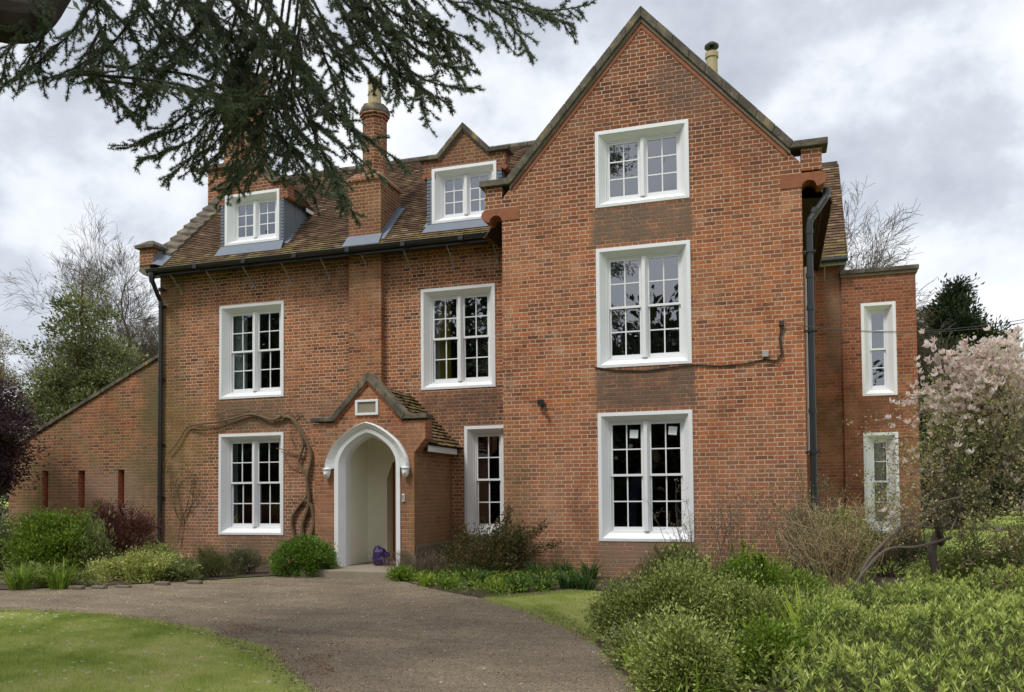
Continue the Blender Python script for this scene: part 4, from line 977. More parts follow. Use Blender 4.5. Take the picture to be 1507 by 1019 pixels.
# ================================================================== PLANTS
def stems_to(mb, base, tips, r=.008, spread=.15, n=5):
    for tp in tips:
        b = Vector(base)+Vector((rnd.uniform(-spread, spread), rnd.uniform(-spread, spread), 0)); tp = Vector(tp)
        mid = b.lerp(tp, .5)+Vector((rnd.uniform(-.06, .06), rnd.uniform(-.06, .06), .05)); mb.tube([b, mid, tp], [r, r*.8, r*.4], n, False)
def shrub(name, label, cat, c, rad, n, L, W, mat, stem='bark_brown', clumps=60, cr=.16, up=.5, flat=.0, seed=0, tvar=.22, zc=None, nst=14, tip=0., fold=.25, lump=.32, group=None, bare=0., shoots=16):
    """c=(x,y) ground centre, rad=(rx,ry,h)"""
    st = np.random.RandomState(seed+int(abs(c[0]*131+c[1]*77))) 
    root = empty(name, (c[0], c[1], GZ-.01), label, cat, group)
    rx, ry, h = rad
    d = nrm(st.normal(size=(clumps, 3))); d[:, 2] = np.abs(d[:, 2])*1.1-.15
    rr_ = st.uniform(.45, 1.0, clumps)**.5*(1+lump*st.normal(size=clumps)*.5)
    C = d*rr_[:, None]*np.array([rx, ry, h*.72])*(1+lump*.35*st.normal(size=(clumps, 1)))+np.array([c[0], c[1], GZ+h*.26])
    C[:, 2] = np.maximum(C[:, 2], GZ+.05)
    if not shoots: C = np.c_[c[0]+d[:, 0]*rr_*rx, c[1]+d[:, 1]*rr_*ry, GZ+h*.4+d[:, 2]*rr_*h*.58]; C[:clumps//3, 2] = GZ+.06+st.rand(clumps//3)*h*.22
    if shoots:
        nl_ = 6; lc = st.uniform(-.62, .62, (nl_, 2)); lh = st.uniform(.55, 1.08, nl_); li = st.randint(0, nl_, clumps)
        C = np.c_[c[0]+rx*(lc[li, 0]+d[:, 0]*rr_*.5), c[1]+ry*(lc[li, 1]+d[:, 1]*rr_*.5), GZ+h*lh[li]*(.3+.62*np.abs(d[:, 2])*rr_-.2*(d[:, 2] < 0))]; C[:, 2] = np.maximum(C[:, 2], GZ+.05)
    k = st.randint(0, clumps, n); off = st.normal(size=(n, 3))*cr*np.array([1, 1, .8])
    P = C[k]+off*(.6+.8*st.rand(clumps))[k][:, None]; P[:, 2] = np.maximum(P[:, 2], GZ+.01)
    cen = np.array([c[0], c[1], GZ+h*.2])
    D = nrm(nrm(P-cen)*.6+nrm(off)*.5+np.array([0, 0, up])+st.normal(size=(n, 3))*.45)
    if flat: D[:, 2] *= (1-flat)
    ct = st.rand(clumps)[k]
    tint = .42+tvar*st.normal(size=n)+.28*(ct-.5)
    if tip: tint += tip*np.clip(np.linalg.norm(off, axis=1)/cr-1, -.6, 1)
    V = leafV(P, D, L*st.uniform(.6, 1.3, n), W*st.uniform(.7, 1.2, n), fold)
    if shoots:   # long new shoots that break the outline
        m_ = n//7; q = st.randint(0, clumps, shoots); d0 = nrm(nrm(C[q]-cen)*.7+st.normal(size=(shoots, 3))*.35+[0, 0, .6*up+.25]); sl = h*st.uniform(.08, .24, shoots)+cr
        s_ = st.randint(0, shoots, m_); t_ = st.rand(m_)[:, None]; Ps = C[q][s_]+d0[s_]*t_*sl[s_][:, None]+st.normal(size=(m_, 3))*.008
        Ps[:, 2] = np.maximum(Ps[:, 2], GZ+.02)
        V = np.concatenate([V, leafV(Ps, nrm(d0[s_]*.8+st.normal(size=(m_, 3))*.6), L*st.uniform(.6, 1.2, m_), W*st.uniform(.7, 1.2, m_), fold)]); tint = np.concatenate([tint, .62+.2*st.normal(size=m_)+.15*t_[:, 0]])
    leafobj('foliage', mat, root, V, tint)
    mb = MB(); idx = st.choice(clumps, min(nst, clumps), False); stems_to(mb, (c[0], c[1], GZ-.02), [tuple(C[i]) for i in idx], .009+.004*h, min(rx, ry)*.3)
    mb.build('stems', stem, root)
    return root
def gp(x, y): p = onZ(x, y, GZ); return (p.x, p.y)
def spx(name, label, cat, x0, x1, yt, yb, n, L, W, mat, dep=.8, **k):
    p = onZ((x0+x1)/2, yb, GZ); D = (p-CAM).dot(fw); s_ = D/F_; rx = (x1-x0)/2*s_; ry = rx*dep if rx < .8 else min(rx, .6)*dep
    v = Vector((p.x, p.y+CD, 0)).normalized(); D2 = D+ry; s_ = D2/F_; rx = (x1-x0)/2*s_*.92
    c = p+v*ry; h = (yb-yt)*s_*.95
    return shrub(name, label, cat, (c.x, c.y), (rx, ry, h), n, L, W, mat, **k)
def blades(name, label, c, r, n, L, W, mat, arch_=.5, seed=0, cat='plant', group=None, z=GZ):
    st = np.random.RandomState(seed+int(abs(c[0]*91+c[1]*57)))
    a = st.rand(n)*2*math.pi; rr_ = r*st.rand(n)**.5*.35; P = np.c_[c[0]+rr_*np.cos(a), c[1]+rr_*np.sin(a), np.full(n, z-.01)]
    out = st.uniform(.15, 1., n)*arch_; D0 = nrm(np.c_[np.cos(a)*out*.5, np.sin(a)*out*.5, np.ones(n)]+st.normal(size=(n, 3))*.1)
    D1 = nrm(np.c_[np.cos(a)*out*1.6, np.sin(a)*out*1.6, 1-out*1.3]+st.normal(size=(n, 3))*.1)
    Ln = (L*st.uniform(.55, 1.1, n))[:, None]; w = W*.5
    S_ = nrm(np.cross(D0, np.array([0, 0, 1.])+st.normal(size=(n, 3))*.4)); m1 = P+D0*Ln*.5; tp = m1+D1*Ln*.5
    tp[:, 2] = np.maximum(tp[:, 2], z+.01)
    V1 = np.stack([P-S_*w, P+S_*w, m1+S_*w, m1-S_*w], 1); V2 = np.stack([m1-S_*w, m1+S_*w, tp+S_*w*.15, tp-S_*w*.15], 1)
    tt = np.clip(.45+.25*st.normal(size=n), 0, 1)
    o = leafobj(name, mat, None, np.concatenate([V1, V2]), np.concatenate([tt, tt])); return tag(o, label, cat, group)

# left bed, from the left
spx('shrub', 'pale grey leaved shrub at the far left edge of the bed', 'shrub', -60, 42, 735, 842, 6000, .07, .03, 'leaf_grey', clumps=50, seed=1)
spx('shrub', 'bright green bushy shrub beneath the wall slits, largest in the left bed', 'shrub', 0, 148, 742, 850, 20000, .07, .038, 'leaf_bright', clumps=110, cr=.15, seed=2)
spx('shrub', 'loose grey green shrub with long leaves in front of the dark red bush', 'shrub', 105, 172, 762, 848, 4600, .11, .028, 'leaf_sage', clumps=60, cr=.12, seed=3, up=.8)
spx('berberis', 'dark red leaved bush against the wall by the left drainpipe', 'bush', 140, 242, 730, 840, 22000, .035, .02, 'leaf_purple', clumps=110, cr=.12, seed=4, lump=.1, up=.8)
spx('euonymus', 'low cream and green variegated bush along the edge of the left bed', 'bush', 142, 268, 812, 856, 12000, .045, .026, 'leaf_vari', clumps=80, cr=.08, seed=5)
spx('fern', 'small feathery green plant in front of the drainpipe foot', 'plant', 216, 262, 792, 842, 4500, .07, .015, 'leaf_mid', clumps=30, cr=.1, seed=6)
spx('ground_cover', 'low leafy plant with pointed leaves right of the variegated bush', 'plant', 245, 296, 826, 854, 2600, .07, .022, 'leaf_sage', clumps=26, cr=.07, seed=7)
spx('lavender', 'dark grey green lavender mound below the lower left window', 'bush', 294, 345, 810, 851, 7000, .07, .008, 'leaf_rosemary', clumps=60, cr=.07, up=1.6, seed=8)
spx('lavender', 'pale grey green feathery mound beside the dark lavender', 'bush', 335, 385, 806, 846, 7000, .06, .008, 'leaf_grey', clumps=60, cr=.07, up=1.4, seed=9)
spx('box_bush', 'round bright green clipped bush left of the porch', 'bush', 400, 496, 790, 850, 19000, .04, .026, 'leaf_box', clumps=170, cr=.06, seed=10, lump=.06, shoots=0)
spx('ground_cover', 'thin strip of low green plants behind the drive edging', 'plant', -20, 150, 838, 863, 6000, .07, .02, 'leaf_mid', clumps=60, cr=.07, seed=12)
for i, (x, y, lb) in enumerate(((30, 867, 'daylily clump at the far left of the bed edge'), (88, 866, 'fuller daylily clump second along the bed edge from the left'), (205, 845, 'small daylily clump under the bright green shrub'))):
    blades('daylily', lb, gp(x, y), .4, 80, .52, .026, 'leaf_bright', .9, i, group='daylily clumps')
# porch sides
shrub('dry_lavender', 'brown twiggy dormant lavender at the right foot of the porch', 'bush', (-6.3, -.75), (.5, .34, .42), 5200, .1, .005, 'leaf_brown', clumps=50, cr=.07, up=1.6, seed=14, stem='dry_stem')
shrub('ground_cover', 'small green plant at the right end of the porch step', 'plant', gp(590, 853), (.28, .2, .2), 1500, .06, .02, 'leaf_bright', clumps=16, cr=.06, seed=15)
rose = shrub('rose_bush', 'dark green sprawling rose bush in the corner by the half hidden window', 'bush', (-4.95, -.55), (.8, .45, 1.0), 9000, .045, .026, 'leaf_rose', clumps=75, cr=.12, seed=16)
mbx = MB(); Pq = []
for tgt in [(750, 745), (803, 772), (765, 790), (820, 800), (735, 770)]:
    tp = onY(*tgt, -.35); b = Vector((-4.95, -.5, GZ)); mbx.tube([b, b.lerp(tp, .5)+Vector((.05, 0, .15)), tp], [.012, .009, .004], 5)
    for t_ in np.linspace(.45, 1, 60):
        q = b.lerp(tp, t_)+Vector((.05, 0, .15))*(1-abs(t_*2-1)); Pq += [tuple(q+Vector((rnd.gauss(0, .05), rnd.gauss(0, .05), rnd.gauss(0, .05)))) for _ in range(6)]
mbx.build('canes', 'bark_brown', rose); Pq = np.array(Pq)
leafobj('cane_leaves', 'leaf_rose', rose, leafV(Pq, rs.normal(size=Pq.shape)+[0, 0, .3], .045, .026), rs.rand(len(Pq)))
# bulbs and ground plants in the middle bed
k = 0
for (x, y, r, L_, m_) in [(628, 862, .3, .26, 'leaf_yblade'), (660, 866, .3, .25, 'leaf_bright'), (700, 862, .35, .34, 'leaf_blade'), (735, 872, .32, .26, 'leaf_yblade'), (765, 872, .35, .36, 'leaf_blade'), (800, 868, .35, .36, 'leaf_blade'), (835, 866, .35, .38, 'leaf_blade'), (862, 868, .34, .36, 'leaf_blade'),
                          (680, 850, .3, .36, 'leaf_blade'), (720, 850, .3, .4, 'leaf_blade'), (825, 850, .35, .42, 'leaf_blade'), (790, 852, .3, .4, 'leaf_blade'), (868, 852, .3, .42, 'leaf_blade'), (640, 850, .28, .3, 'leaf_bright')]:
    desc = {'leaf_yblade': 'yellow green', 'leaf_bright': 'fresh green', 'leaf_blade': 'dark green'}[m_]
    where = {628: 'nearest the porch plinth', 660: 'second from the porch at the drive edge', 700: 'below the rose bush front', 735: 'at the drive edge before the grass patch', 765: 'at the left end of the front row by the grass', 800: 'in the middle of the front row by the grass', 835: 'third in the front row by the grass', 862: 'at the right end of the front row by the grass', 680: 'behind, left under the rose bush', 720: 'behind, right under the rose bush', 825: 'standing tallest against the gable wall', 790: 'against the gable wall right of the rose bush', 868: 'against the gable wall, last before the rosemary', 640: 'against the porch side'}[x]
    blades('bulb_leaves', '%s clump of strap leaves %s' % (desc, where), gp(x, y), r, 90, L_, .022, m_, .75, k, group='strap leaved clumps under the gable'); k += 1
q = rand_in(bedM, 5000, lambda q: (q[:, 1] < .2)*(q[:, 0] < -3.3)*1.); n = len(q)
tag(leafobj('ground_leaves', 'leaf_bright', None, leafV(np.c_[q, GZ+rs.rand(n)*.16], rs.normal(size=(n, 3))+[0, 0, .8], rs.uniform(.04, .08, n), .022), rs.rand(n)), 'low mixed leaves covering the bed under the gable', 'ground cover', kind='stuff')

# wisteria
vine = empty('wisteria_vine', (-9.6, 1.3, GZ), 'bare twisted climbing vine trained over the lower left window', 'vine')
def pth(px, Y=1.42, w=.0): return [onY(x, y, Y+rnd.uniform(-.02, .02)) for x, y in px]
def smoothpath(P, k=4):
    P = [Vector(p) for p in P]; out = []
    for i in range(len(P)-1):
        p0, p1, p2, p3 = P[max(i-1, 0)], P[i], P[i+1], P[min(i+2, len(P)-1)]
        for j in range(k):
            t = j/k; out.append(.5*((2*p1)+(-p0+p2)*t+(2*p0-5*p1+4*p2-p3)*t*t+(-p0+3*p1-3*p2+p3)*t**3))
    return out+[P[-1]]
def taper(P, r0, r1): return [r0+(r1-r0)*i/(len(P)-1) for i in range(len(P))]
mb = MB()
for px, ra, rb in (([(447, 808), (445, 775), (455, 740), (452, 705), (458, 670), (446, 640), (432, 618), (415, 612)], .055, .03),
                   ([(440, 815), (432, 785), (430, 762), (440, 745), (452, 728), (450, 700), (440, 680), (446, 655), (438, 630), (425, 615), (400, 618)], .04, .025),
                   ([(455, 800), (462, 770), (458, 745), (450, 735)], .05, .03),
                   ([(415, 612), (400, 618), (370, 610), (340, 617), (315, 622), (290, 625), (275, 630), (262, 650), (248, 668)], .03, .012),
                   ([(390, 615), (372, 605), (350, 602), (320, 610)], .018, .008), ([(275, 628), (300, 632), (330, 626), (360, 615)], .012, .008),
                   ([(448, 672), (432, 668), (418, 662), (406, 660)], .016, .007), ([(440, 690), (425, 684), (418, 670)], .012, .006), ([(432, 655), (428, 640), (434, 625)], .012, .006),
                   ([(330, 618), (325, 610), (318, 612)], .02, .006), ([(430, 618), (442, 608), (446, 614)], .02, .006), ([(415, 614), (425, 606), (432, 612)], .015, .006)):
    P_ = smoothpath(pth(px), 5); mb.tube(P_, taper(P_, ra, rb), 7)
mb.build('stem', 'vine_bark', vine)
mb = MB()
for i in range(60):
    x = rnd.choice([rnd.uniform(245, 440), rnd.uniform(425, 460)]); y = 615+rnd.uniform(-5, 10) if x < 425 else rnd.uniform(615, 780)
    p = onY(x, y, 1.42); d = Vector((rnd.uniform(-1, 1), rnd.uniform(-.5, 0), rnd.uniform(-1, .6)))*.14; mb.tube([p, p+d*.6+Vector((0, 0, .02)), p+d], [.006, .004, .002], 4, False)
mb.build('twigs', 'vine_bark', vine)
ros2 = empty('climbing_rose', (-13.2, 1.3, GZ), 'thin sparse climber on the wall right of the left drainpipe', 'climber')
mb = MB(); Pq = []
for px in ([(262, 800), (266, 770), (272, 755), (285, 740), (298, 722)], [(268, 765), (262, 730), (258, 712), (275, 690)], [(272, 755), (278, 735), (282, 715), (288, 700)], [(266, 770), (255, 745), (250, 700), (246, 685)]):
    P_ = smoothpath(pth(px), 4); mb.tube(P_, taper(P_, .014, .004), 5)
    for q in P_[5:]: Pq += [tuple(q+Vector((rnd.gauss(0, .09), -abs(rnd.gauss(0, .03)), rnd.gauss(0, .09)))) for _ in range(14)]
mb.build('stem', 'vine_bark', ros2); Pq = np.array(Pq); leafobj('foliage', 'leaf_rose', ros2, leafV(Pq, rs.normal(size=Pq.shape), .035, .02), rs.rand(len(Pq)))

# right hand border
spx('rosemary', 'upright grey green rosemary under the low gable window', 'bush', 905, 1045, 798, 880, 16000, .075, .007, 'leaf_rosemary', clumps=110, cr=.09, up=2.2, seed=20)
spx('shrub', 'dense small leaved green shrub nearest the grass patch', 'shrub', 890, 1062, 822, 952, 20000, .035, .019, 'leaf_mid', clumps=110, cr=.1, seed=21, tip=.25)
spx('shrub', 'low silvery green shrub spreading over the grass patch edge', 'shrub', 868, 948, 868, 936, 7000, .035, .022, 'leaf_sage', clumps=50, cr=.07, seed=22, tip=.3)
spx('shrub', 'small leaved green shrub leaning over the drive edge, nearest the camera', 'shrub', 925, 1110, 902, 1040, 19000, .032, .017, 'leaf_mid', clumps=110, cr=.08, seed=23, tip=.3)
spx('shrub', 'green and yellow leaved shrub in front of the blank gable brickwork', 'shrub', 1060, 1205, 806, 915, 17000, .045, .022, 'leaf_bright', clumps=100, cr=.1, seed=24, tip=.1, up=.9)
spx('shrub', 'dull green shrub between the rosemary and the tall dry stems', 'shrub', 1040, 1190, 868, 960, 15000, .035, .017, 'leaf_mid', clumps=90, cr=.09, seed=25, tip=.25)
spx('shrub', 'brownish low bush under the magnolia at the right edge', 'shrub', 1405, 1530, 758, 862, 9000, .04, .016, 'leaf_rose', clumps=80, cr=.1, seed=47)
spx('shrub', 'small arching green bush between the nearest shrub and the light hedge', 'shrub', 1075, 1180, 925, 1010, 9000, .036, .018, 'leaf_bright', clumps=70, cr=.08, seed=44, tip=.2)
spx('shrub', 'low dull green bush spilling over the soil edge by the drive', 'shrub', 900, 985, 930, 990, 6000, .034, .02, 'leaf_sage', clumps=50, cr=.07, seed=45, tip=.3)
spx('shrub', 'dark leaved low bush under the yellow green shrub', 'shrub', 1120, 1260, 872, 935, 9000, .04, .02, 'leaf_mid', clumps=70, cr=.09, seed=46)
shrub('evergreen_climber', 'dark evergreen climber around the foot of the right drainpipe', 'climber', (.98, .15), (.34, .4, 1.9), 13000, .045, .022, 'leaf_bright', clumps=90, cr=.11, seed=26, shoots=6)
shrub('yew_bush', 'low dark spiky evergreen below the narrow white window', 'bush', (1.9, 1.2), (.7, .5, 1.0), 11000, .07, .008, 'leaf_dark', clumps=70, cr=.12, up=1., seed=27)
shrub('shrub', 'sparse tangled shrub with brown twigs at the right edge', 'shrub', (3.55, -2.8), (1.0, .8, 1.5), 8000, .045, .012, 'leaf_brown', clumps=90, cr=.16, seed=28)
shrub('shrub', 'dull green bush behind the magnolia foot', 'shrub', (2.75, -1.6), (.8, .6, .8), 9000, .05, .02, 'leaf_mid', clumps=60, cr=.12, seed=29)
# tall dry stems
def drystems(name, label, c, n, h, spread, seed, leaves=0, mat='dry_stem', lm='leaf_pale', lean=(0, 0)):
    st = random.Random(seed); root = empty(name, (c[0], c[1], GZ), label, 'shrub'); mb = MB(); Pq = []
    for i in range(n):
        b = Vector((c[0]+st.gauss(0, spread*.35), c[1]+st.gauss(0, spread*.3), GZ)); a = Vector((st.gauss(lean[0], spread), st.gauss(lean[1], spread*.7), h*st.uniform(.5, 1.)))
        p = [b, b+a*.35+Vector((st.gauss(0, .03), 0, 0)), b+a*.7+Vector((st.gauss(0, .05), st.gauss(0, .04), 0)), b+a]; mb.tube(p, [.008, .006, .004, .002], 4, False)
        for k in range(5):
            t_ = st.uniform(.4, 1); q = b+a*t_; d = Vector((st.gauss(0, .12), st.gauss(0, .1), st.uniform(.02, .2))); mb.tube([q, q+d*.5+Vector((0, 0, -.01)), q+d], [.004, .003, .0015], 3, False)
            Pq += [tuple(q+d*st.random()+Vector((st.gauss(0, .02), st.gauss(0, .02), st.gauss(0, .02)))) for _ in range(leaves)]
    mb.build('stems', mat, root)
    if leaves: Pq = np.array(Pq); leafobj('foliage', lm, root, leafV(Pq, rs.normal(size=Pq.shape)+[0, 0, .5], .03, .016), rs.rand(len(Pq)))
    return root
drystems('dry_shrub', 'tall straw coloured twiggy shrub left of the drainpipe foot', gp(1235, 885), 150, 1.45, .33, 31, 4)
drystems('dry_shrub', 'wispy pale budding shrub in front of the blank gable brickwork', (-.75, -1.1), 26, 1.9, .33, 32, 5, 'bark_grey')
drystems('dry_shrub', 'faint wispy shrub just right of the low gable window', (-1.35, -.7), 14, 1.7, .28, 33, 3, 'bark_grey')
drystems('dry_shrub', 'grey twiggy shrub beside the dark evergreen climber', (.35, -1.3), 70, 1.9, .4, 34, 7, 'bark_grey', 'leaf_sage')
# light green leafy mass in the right foreground
mass = empty('low_hedge', (1.6, -8, GZ), 'broad low mass of light green pointed leaves filling the right foreground', 'hedge')
poly = gpts([(1105, 1010), (1120, 975), (1150, 950), (1200, 925), (1260, 908), (1340, 900), (1420, 893), (1560, 880), (1620, 880)])+[(6.5, -9.5), (2.5, -11.5), (.6, -11.3)]
q = rand_in(poly, 6000, lambda q: (q[:, 1] > -12.2)*1.)
hgt = .43+.03*np.sin(q[:, 0]*2.1+q[:, 1])+.07*np.sin(q[:, 1]*3.3+1)+.05*np.sin(q[:, 0]*5.1)+rs.normal(0, .05, len(q))
# lower at the rim
pp = np.array(poly); dmin = np.full(len(q), 9.)
for a, b in zip(pp, np.roll(pp, -1, 0)):
    ab = b-a; t_ = np.clip(((q-a)@ab)/(ab@ab), 0, 1); dmin = np.minimum(dmin, np.linalg.norm(q-(a+t_[:, None]*ab), axis=1))
hgt *= np.clip(.35+dmin*1.6, .35, 1)
V = []; T = []
ns = len(q); per = 18
base = np.c_[q, GZ+hgt]
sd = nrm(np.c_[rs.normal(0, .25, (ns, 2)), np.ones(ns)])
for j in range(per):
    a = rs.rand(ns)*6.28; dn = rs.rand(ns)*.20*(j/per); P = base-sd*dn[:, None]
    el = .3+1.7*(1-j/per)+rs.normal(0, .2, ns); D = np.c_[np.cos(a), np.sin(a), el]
    V.append(leafV(P, D, rs.uniform(.036, .064, ns), rs.uniform(.008, .013, ns), .3)); T.append(.86-1.5*(dn/.2)+rs.normal(0, .16, ns)+.12*np.sin(q[:, 0]*3+q[:, 1]*2))  # pale young tips; shade of the gaps put into the tint lower down
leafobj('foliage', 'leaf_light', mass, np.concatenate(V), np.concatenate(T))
n = 26000; q2 = rand_in(poly, n, lambda q: (q[:, 1] > -12.2)*1.)
leafobj('lower_foliage', 'leaf_mid', mass, leafV(np.c_[q2, GZ+rs.rand(n)*.36], rs.normal(size=(n, 3))+[0, 0, .4], .065, .018), rs.rand(n)*.6)
mb = MB()
for x, y, h_ in np.c_[q, hgt][:700]: mb.tube([(x+rnd.gauss(0, .04), y+rnd.gauss(0, .04), GZ-.02), (x, y, GZ+h_-.02)], [.005, .003], 4, False)
mb.build('stems', 'bark_brown', mass)
blades('iris_leaves', 'bright yellow green sword leaves rising from the light hedge', gp(1190, 985), .22, 18, .72, .032, 'leaf_yblade', .35, 41)
blades('daylily', 'long arching green leaves at the drive edge below the nearest shrub', gp(948, 1002), .3, 46, .5, .014, 'leaf_yblade', .7, 42)
blades('daylily', 'short tuft of green strap leaves beside the drive at the very front', gp(1012, 1040), .3, 36, .4, .018, 'leaf_bright', .9, 43)
q = rand_in(bedR, 9000, lambda q: (q[:, 1] > -10.5)*(q[:, 1] < -3)*(q[:, 0] < .9)*1.); n = len(q)
tag(leafobj('ground_leaves', 'leaf_mid', None, leafV(np.c_[q, GZ+rs.rand(n)**2*.2], rs.normal(size=(n, 3))+[0, 0, .8], rs.uniform(.03, .07, n), .022), rs.rand(n)), 'low leaves and litter under the right hand shrubs', 'ground cover', kind='stuff')
q = rand_in(bedR, 5000, lambda q: (q[:, 1] > -10.5)*1.); n = len(q)
tag(leafobj('leaf_litter', 'leaf_brown', None, leafV(np.c_[q, np.full(n, GZ+.002)], np.c_[rs.normal(size=(n, 2)), rs.rand(n)*.3], .035, .02, .3), rs.rand(n)), 'brown dead leaves lying on the soil of the right bed', 'leaf litter', kind='stuff')

# ------------------------------------------------------------------ trees
RMIN = [0.]
def grow(mb, p, d, L, r, depth, st, tips, up=.1, spread=.5, kink=.15, nseg=4, ratio=.72, kids=(2, 4), sides=(8, 6, 5, 4, 3, 3, 3, 3)):
    pts = [p.copy()]; dd = d.normalized(); rad = [r]
    for i in range(nseg):
        dd = (dd+Vector((st.gauss(0, kink), st.gauss(0, kink), st.gauss(0, kink)+up*.15))).normalized()
        pts.append(pts[-1]+dd*L/nseg); rad.append(max(RMIN[0], r*(1-(i+1)/nseg*.42)))
    mb.tube(pts, rad, sides[min(len(sides)-1, 7-depth if depth < 8 else 0)], False)
    if depth <= 0: tips.append((pts[-1], dd)); return
    k = st.randint(*kids)
    for j in range(k+1):
        t_ = 1. if j == 0 else st.uniform(.35, .95)
        i = min(nseg-1, int(t_*nseg)); q = pts[i].lerp(pts[i+1], t_*nseg-i) if i < nseg and t_ < 1 else pts[-1]
        sp = spread*(.45 if j == 0 else 1)*st.uniform(.6, 1.3)
        ax = dd.orthogonal().normalized(); ax.rotate(__import__('mathutils').Quaternion(dd, st.uniform(0, 6.28)))
        nd = (dd+ax*sp+Vector((0, 0, up))).normalized()
        grow(mb, q, nd, L*ratio*st.uniform(.75, 1.15), rad[-1]*(.9 if j == 0 else .66)*(1 if j == 0 else 1), depth-1, st, tips, up, spread, kink, nseg if depth > 2 else 3, ratio, kids, sides)
def bare_tree(name, label, loc, h, seed, mat='bark_grey', depth=6, spread=.55, up=.12, r=None, leaves=None, kids=(2, 3), d0=(0, 0, 1), nl=6, ls=.05, group=None):
    st = random.Random(seed); root = empty(name, loc, label, 'tree', group); mb = MB(); tips = []
    RMIN[0] = .0055; grow(mb, Vector(loc), Vector(d0), h*.3, r or h*.02, depth, st, tips, up, spread, kids=kids); RMIN[0] = 0.
    mb.build('trunk', mat, root)
    if leaves:
        P = np.array([tuple(t[0]) for t in tips]); P = np.repeat(P, nl, 0)+rs.normal(0, ls*1.6, (len(P)*nl, 3)); leafobj('buds', leaves, root, leafV(P, rs.normal(size=P.shape), ls, ls*.6), rs.rand(len(P)))
    return root
def crown_tree(name, label, loc, h, blobs, n, L, W, mat, seed, trunk='bark_brown', cr=.5, group=None, tr=.12, cat='tree', up=.2, clumps=14, fold=.25, cone=False, zlo=.05):
    """blobs: (dx,dy,z,rx,rz)"""
    st = np.random.RandomState(seed); root = empty(name, loc, label, cat, group); loc = np.array(loc)
    B = np.array(blobs, float); w = B[:, 3]**1.4*B[:, 4]; w /= w.sum()
    nc = clumps*len(B); kb = st.choice(len(B), nc, p=w); d = nrm(st.normal(size=(nc, 3))); rr_ = st.uniform(.35, 1.08, nc)
    C = loc+np.c_[B[kb, 0], B[kb, 1], B[kb, 2]]+d*rr_[:, None]*np.c_[B[kb, 3], B[kb, 3], B[kb, 4]]
    k = st.randint(0, nc, n); sz = (.5+st.rand(nc))[k][:, None]; off = st.normal(size=(n, 3))*cr*sz*np.array([1, 1, .6]); P = C[k]+off
    P[:, 2] = np.maximum(P[:, 2], loc[2]+zlo)
    D = nrm(nrm(off)+d[k]*.5+st.normal(size=(n, 3))*.5+[0, 0, up]); tint = .45+.2*st.normal(size=n)+.35*(st.rand(nc)[k]-.5)
    leafobj('crown', mat, root, leafV(P, D, L*st.uniform(.6, 1.3, n), W*st.uniform(.7, 1.3, n), fold), tint)
    mb = MB(); top = loc+np.array([0, 0, h*.9]); mb.tube([Vector(loc), Vector(loc).lerp(Vector(top), .5)+Vector((.05, 0, 0)), Vector(top)], [tr, tr*.7, tr*.15], 8)
    for i in range(0, nc, max(1, nc//40)):
        z = loc[2]+(C[i][2]-loc[2])*.6; mb.tube([Vector((loc[0], loc[1], z)), Vector(C[i])], [tr*.3, .012], 4, False)
    mb.build('trunk', trunk, root); return root

def at(x, y, dist): return onD(x, y, dist)
def gd(x, dist):  # ground point seen at column x at depth dist
    d = dirv(x, PY_); p = CAM+d*(dist/F_); return (p.x, p.y, GZ)
# left background
t1 = gd(118, 27)
crown_tree('holly_tree', 'green small leaved evergreen tree behind the sloping side wall', t1, 9.6, [(0, 0, 2.4, 2.1, 1.9), (0, 0, 4.6, 1.8, 1.9), (.1, 0, 6.6, 1.2, 1.5), (-.1, 0, 8.2, .55, 1.1), (-1.2, 0, 4.6, .9, 1.7), (1.1, .3, 4.8, .9, 1.6)], 42000, .12, .06, 'leaf_holly', 51, cr=.26, clumps=44, up=.5, tr=.16)
bare_tree('bare_tree', 'tall leafless grey tree rising behind the left end of the house', gd(195, 38), 16, 52, depth=7, spread=.6, up=.06, r=.26, kids=(2, 4))
bare_tree('bare_tree', 'leafless tree with thin twigs, left of the taller bare tree', gd(150, 45), 16, 57, depth=7, spread=.55, up=.08, r=.22, kids=(2, 4))
bare_tree('blossom_tree', 'pale budding tree at the left edge above the purple foliage', gd(0, 30), 10, 53, depth=7, leaves='leaf_pale', nl=5, ls=.07, r=.13)
t2 = gd(-12, 19)
crown_tree('purple_plum', 'dark purple leaved tree at the left edge beside the side wall', t2, 4.6, [(0, 0, 3.0, .8, 1.1), (.1, 0, 2.3, .7, .8), (-.5, 0, 3.6, .8, .8)], 26000, .075, .045, 'leaf_plum', 54, cr=.2, clumps=34, tr=.07)
crown_tree('dark_hedge', 'dark green hedge at the far left behind the wall end', gd(-30, 23), 2.6, [(0, 0, .9, 1.5, 1.5), (-2, 0, 1, 1.5, 1.5)], 14000, .09, .05, 'leaf_dark', 55, cr=.3, cat='hedge', clumps=30)
crown_tree('light_tree', 'light green tree low behind the end of the side wall', gd(62, 29), 3.6, [(0, 0, 2.0, 1.6, 1.5), (1.5, 0, 1.6, 1.2, 1.2)], 9000, .12, .06, 'leaf_sage', 56, cr=.3, clumps=26)
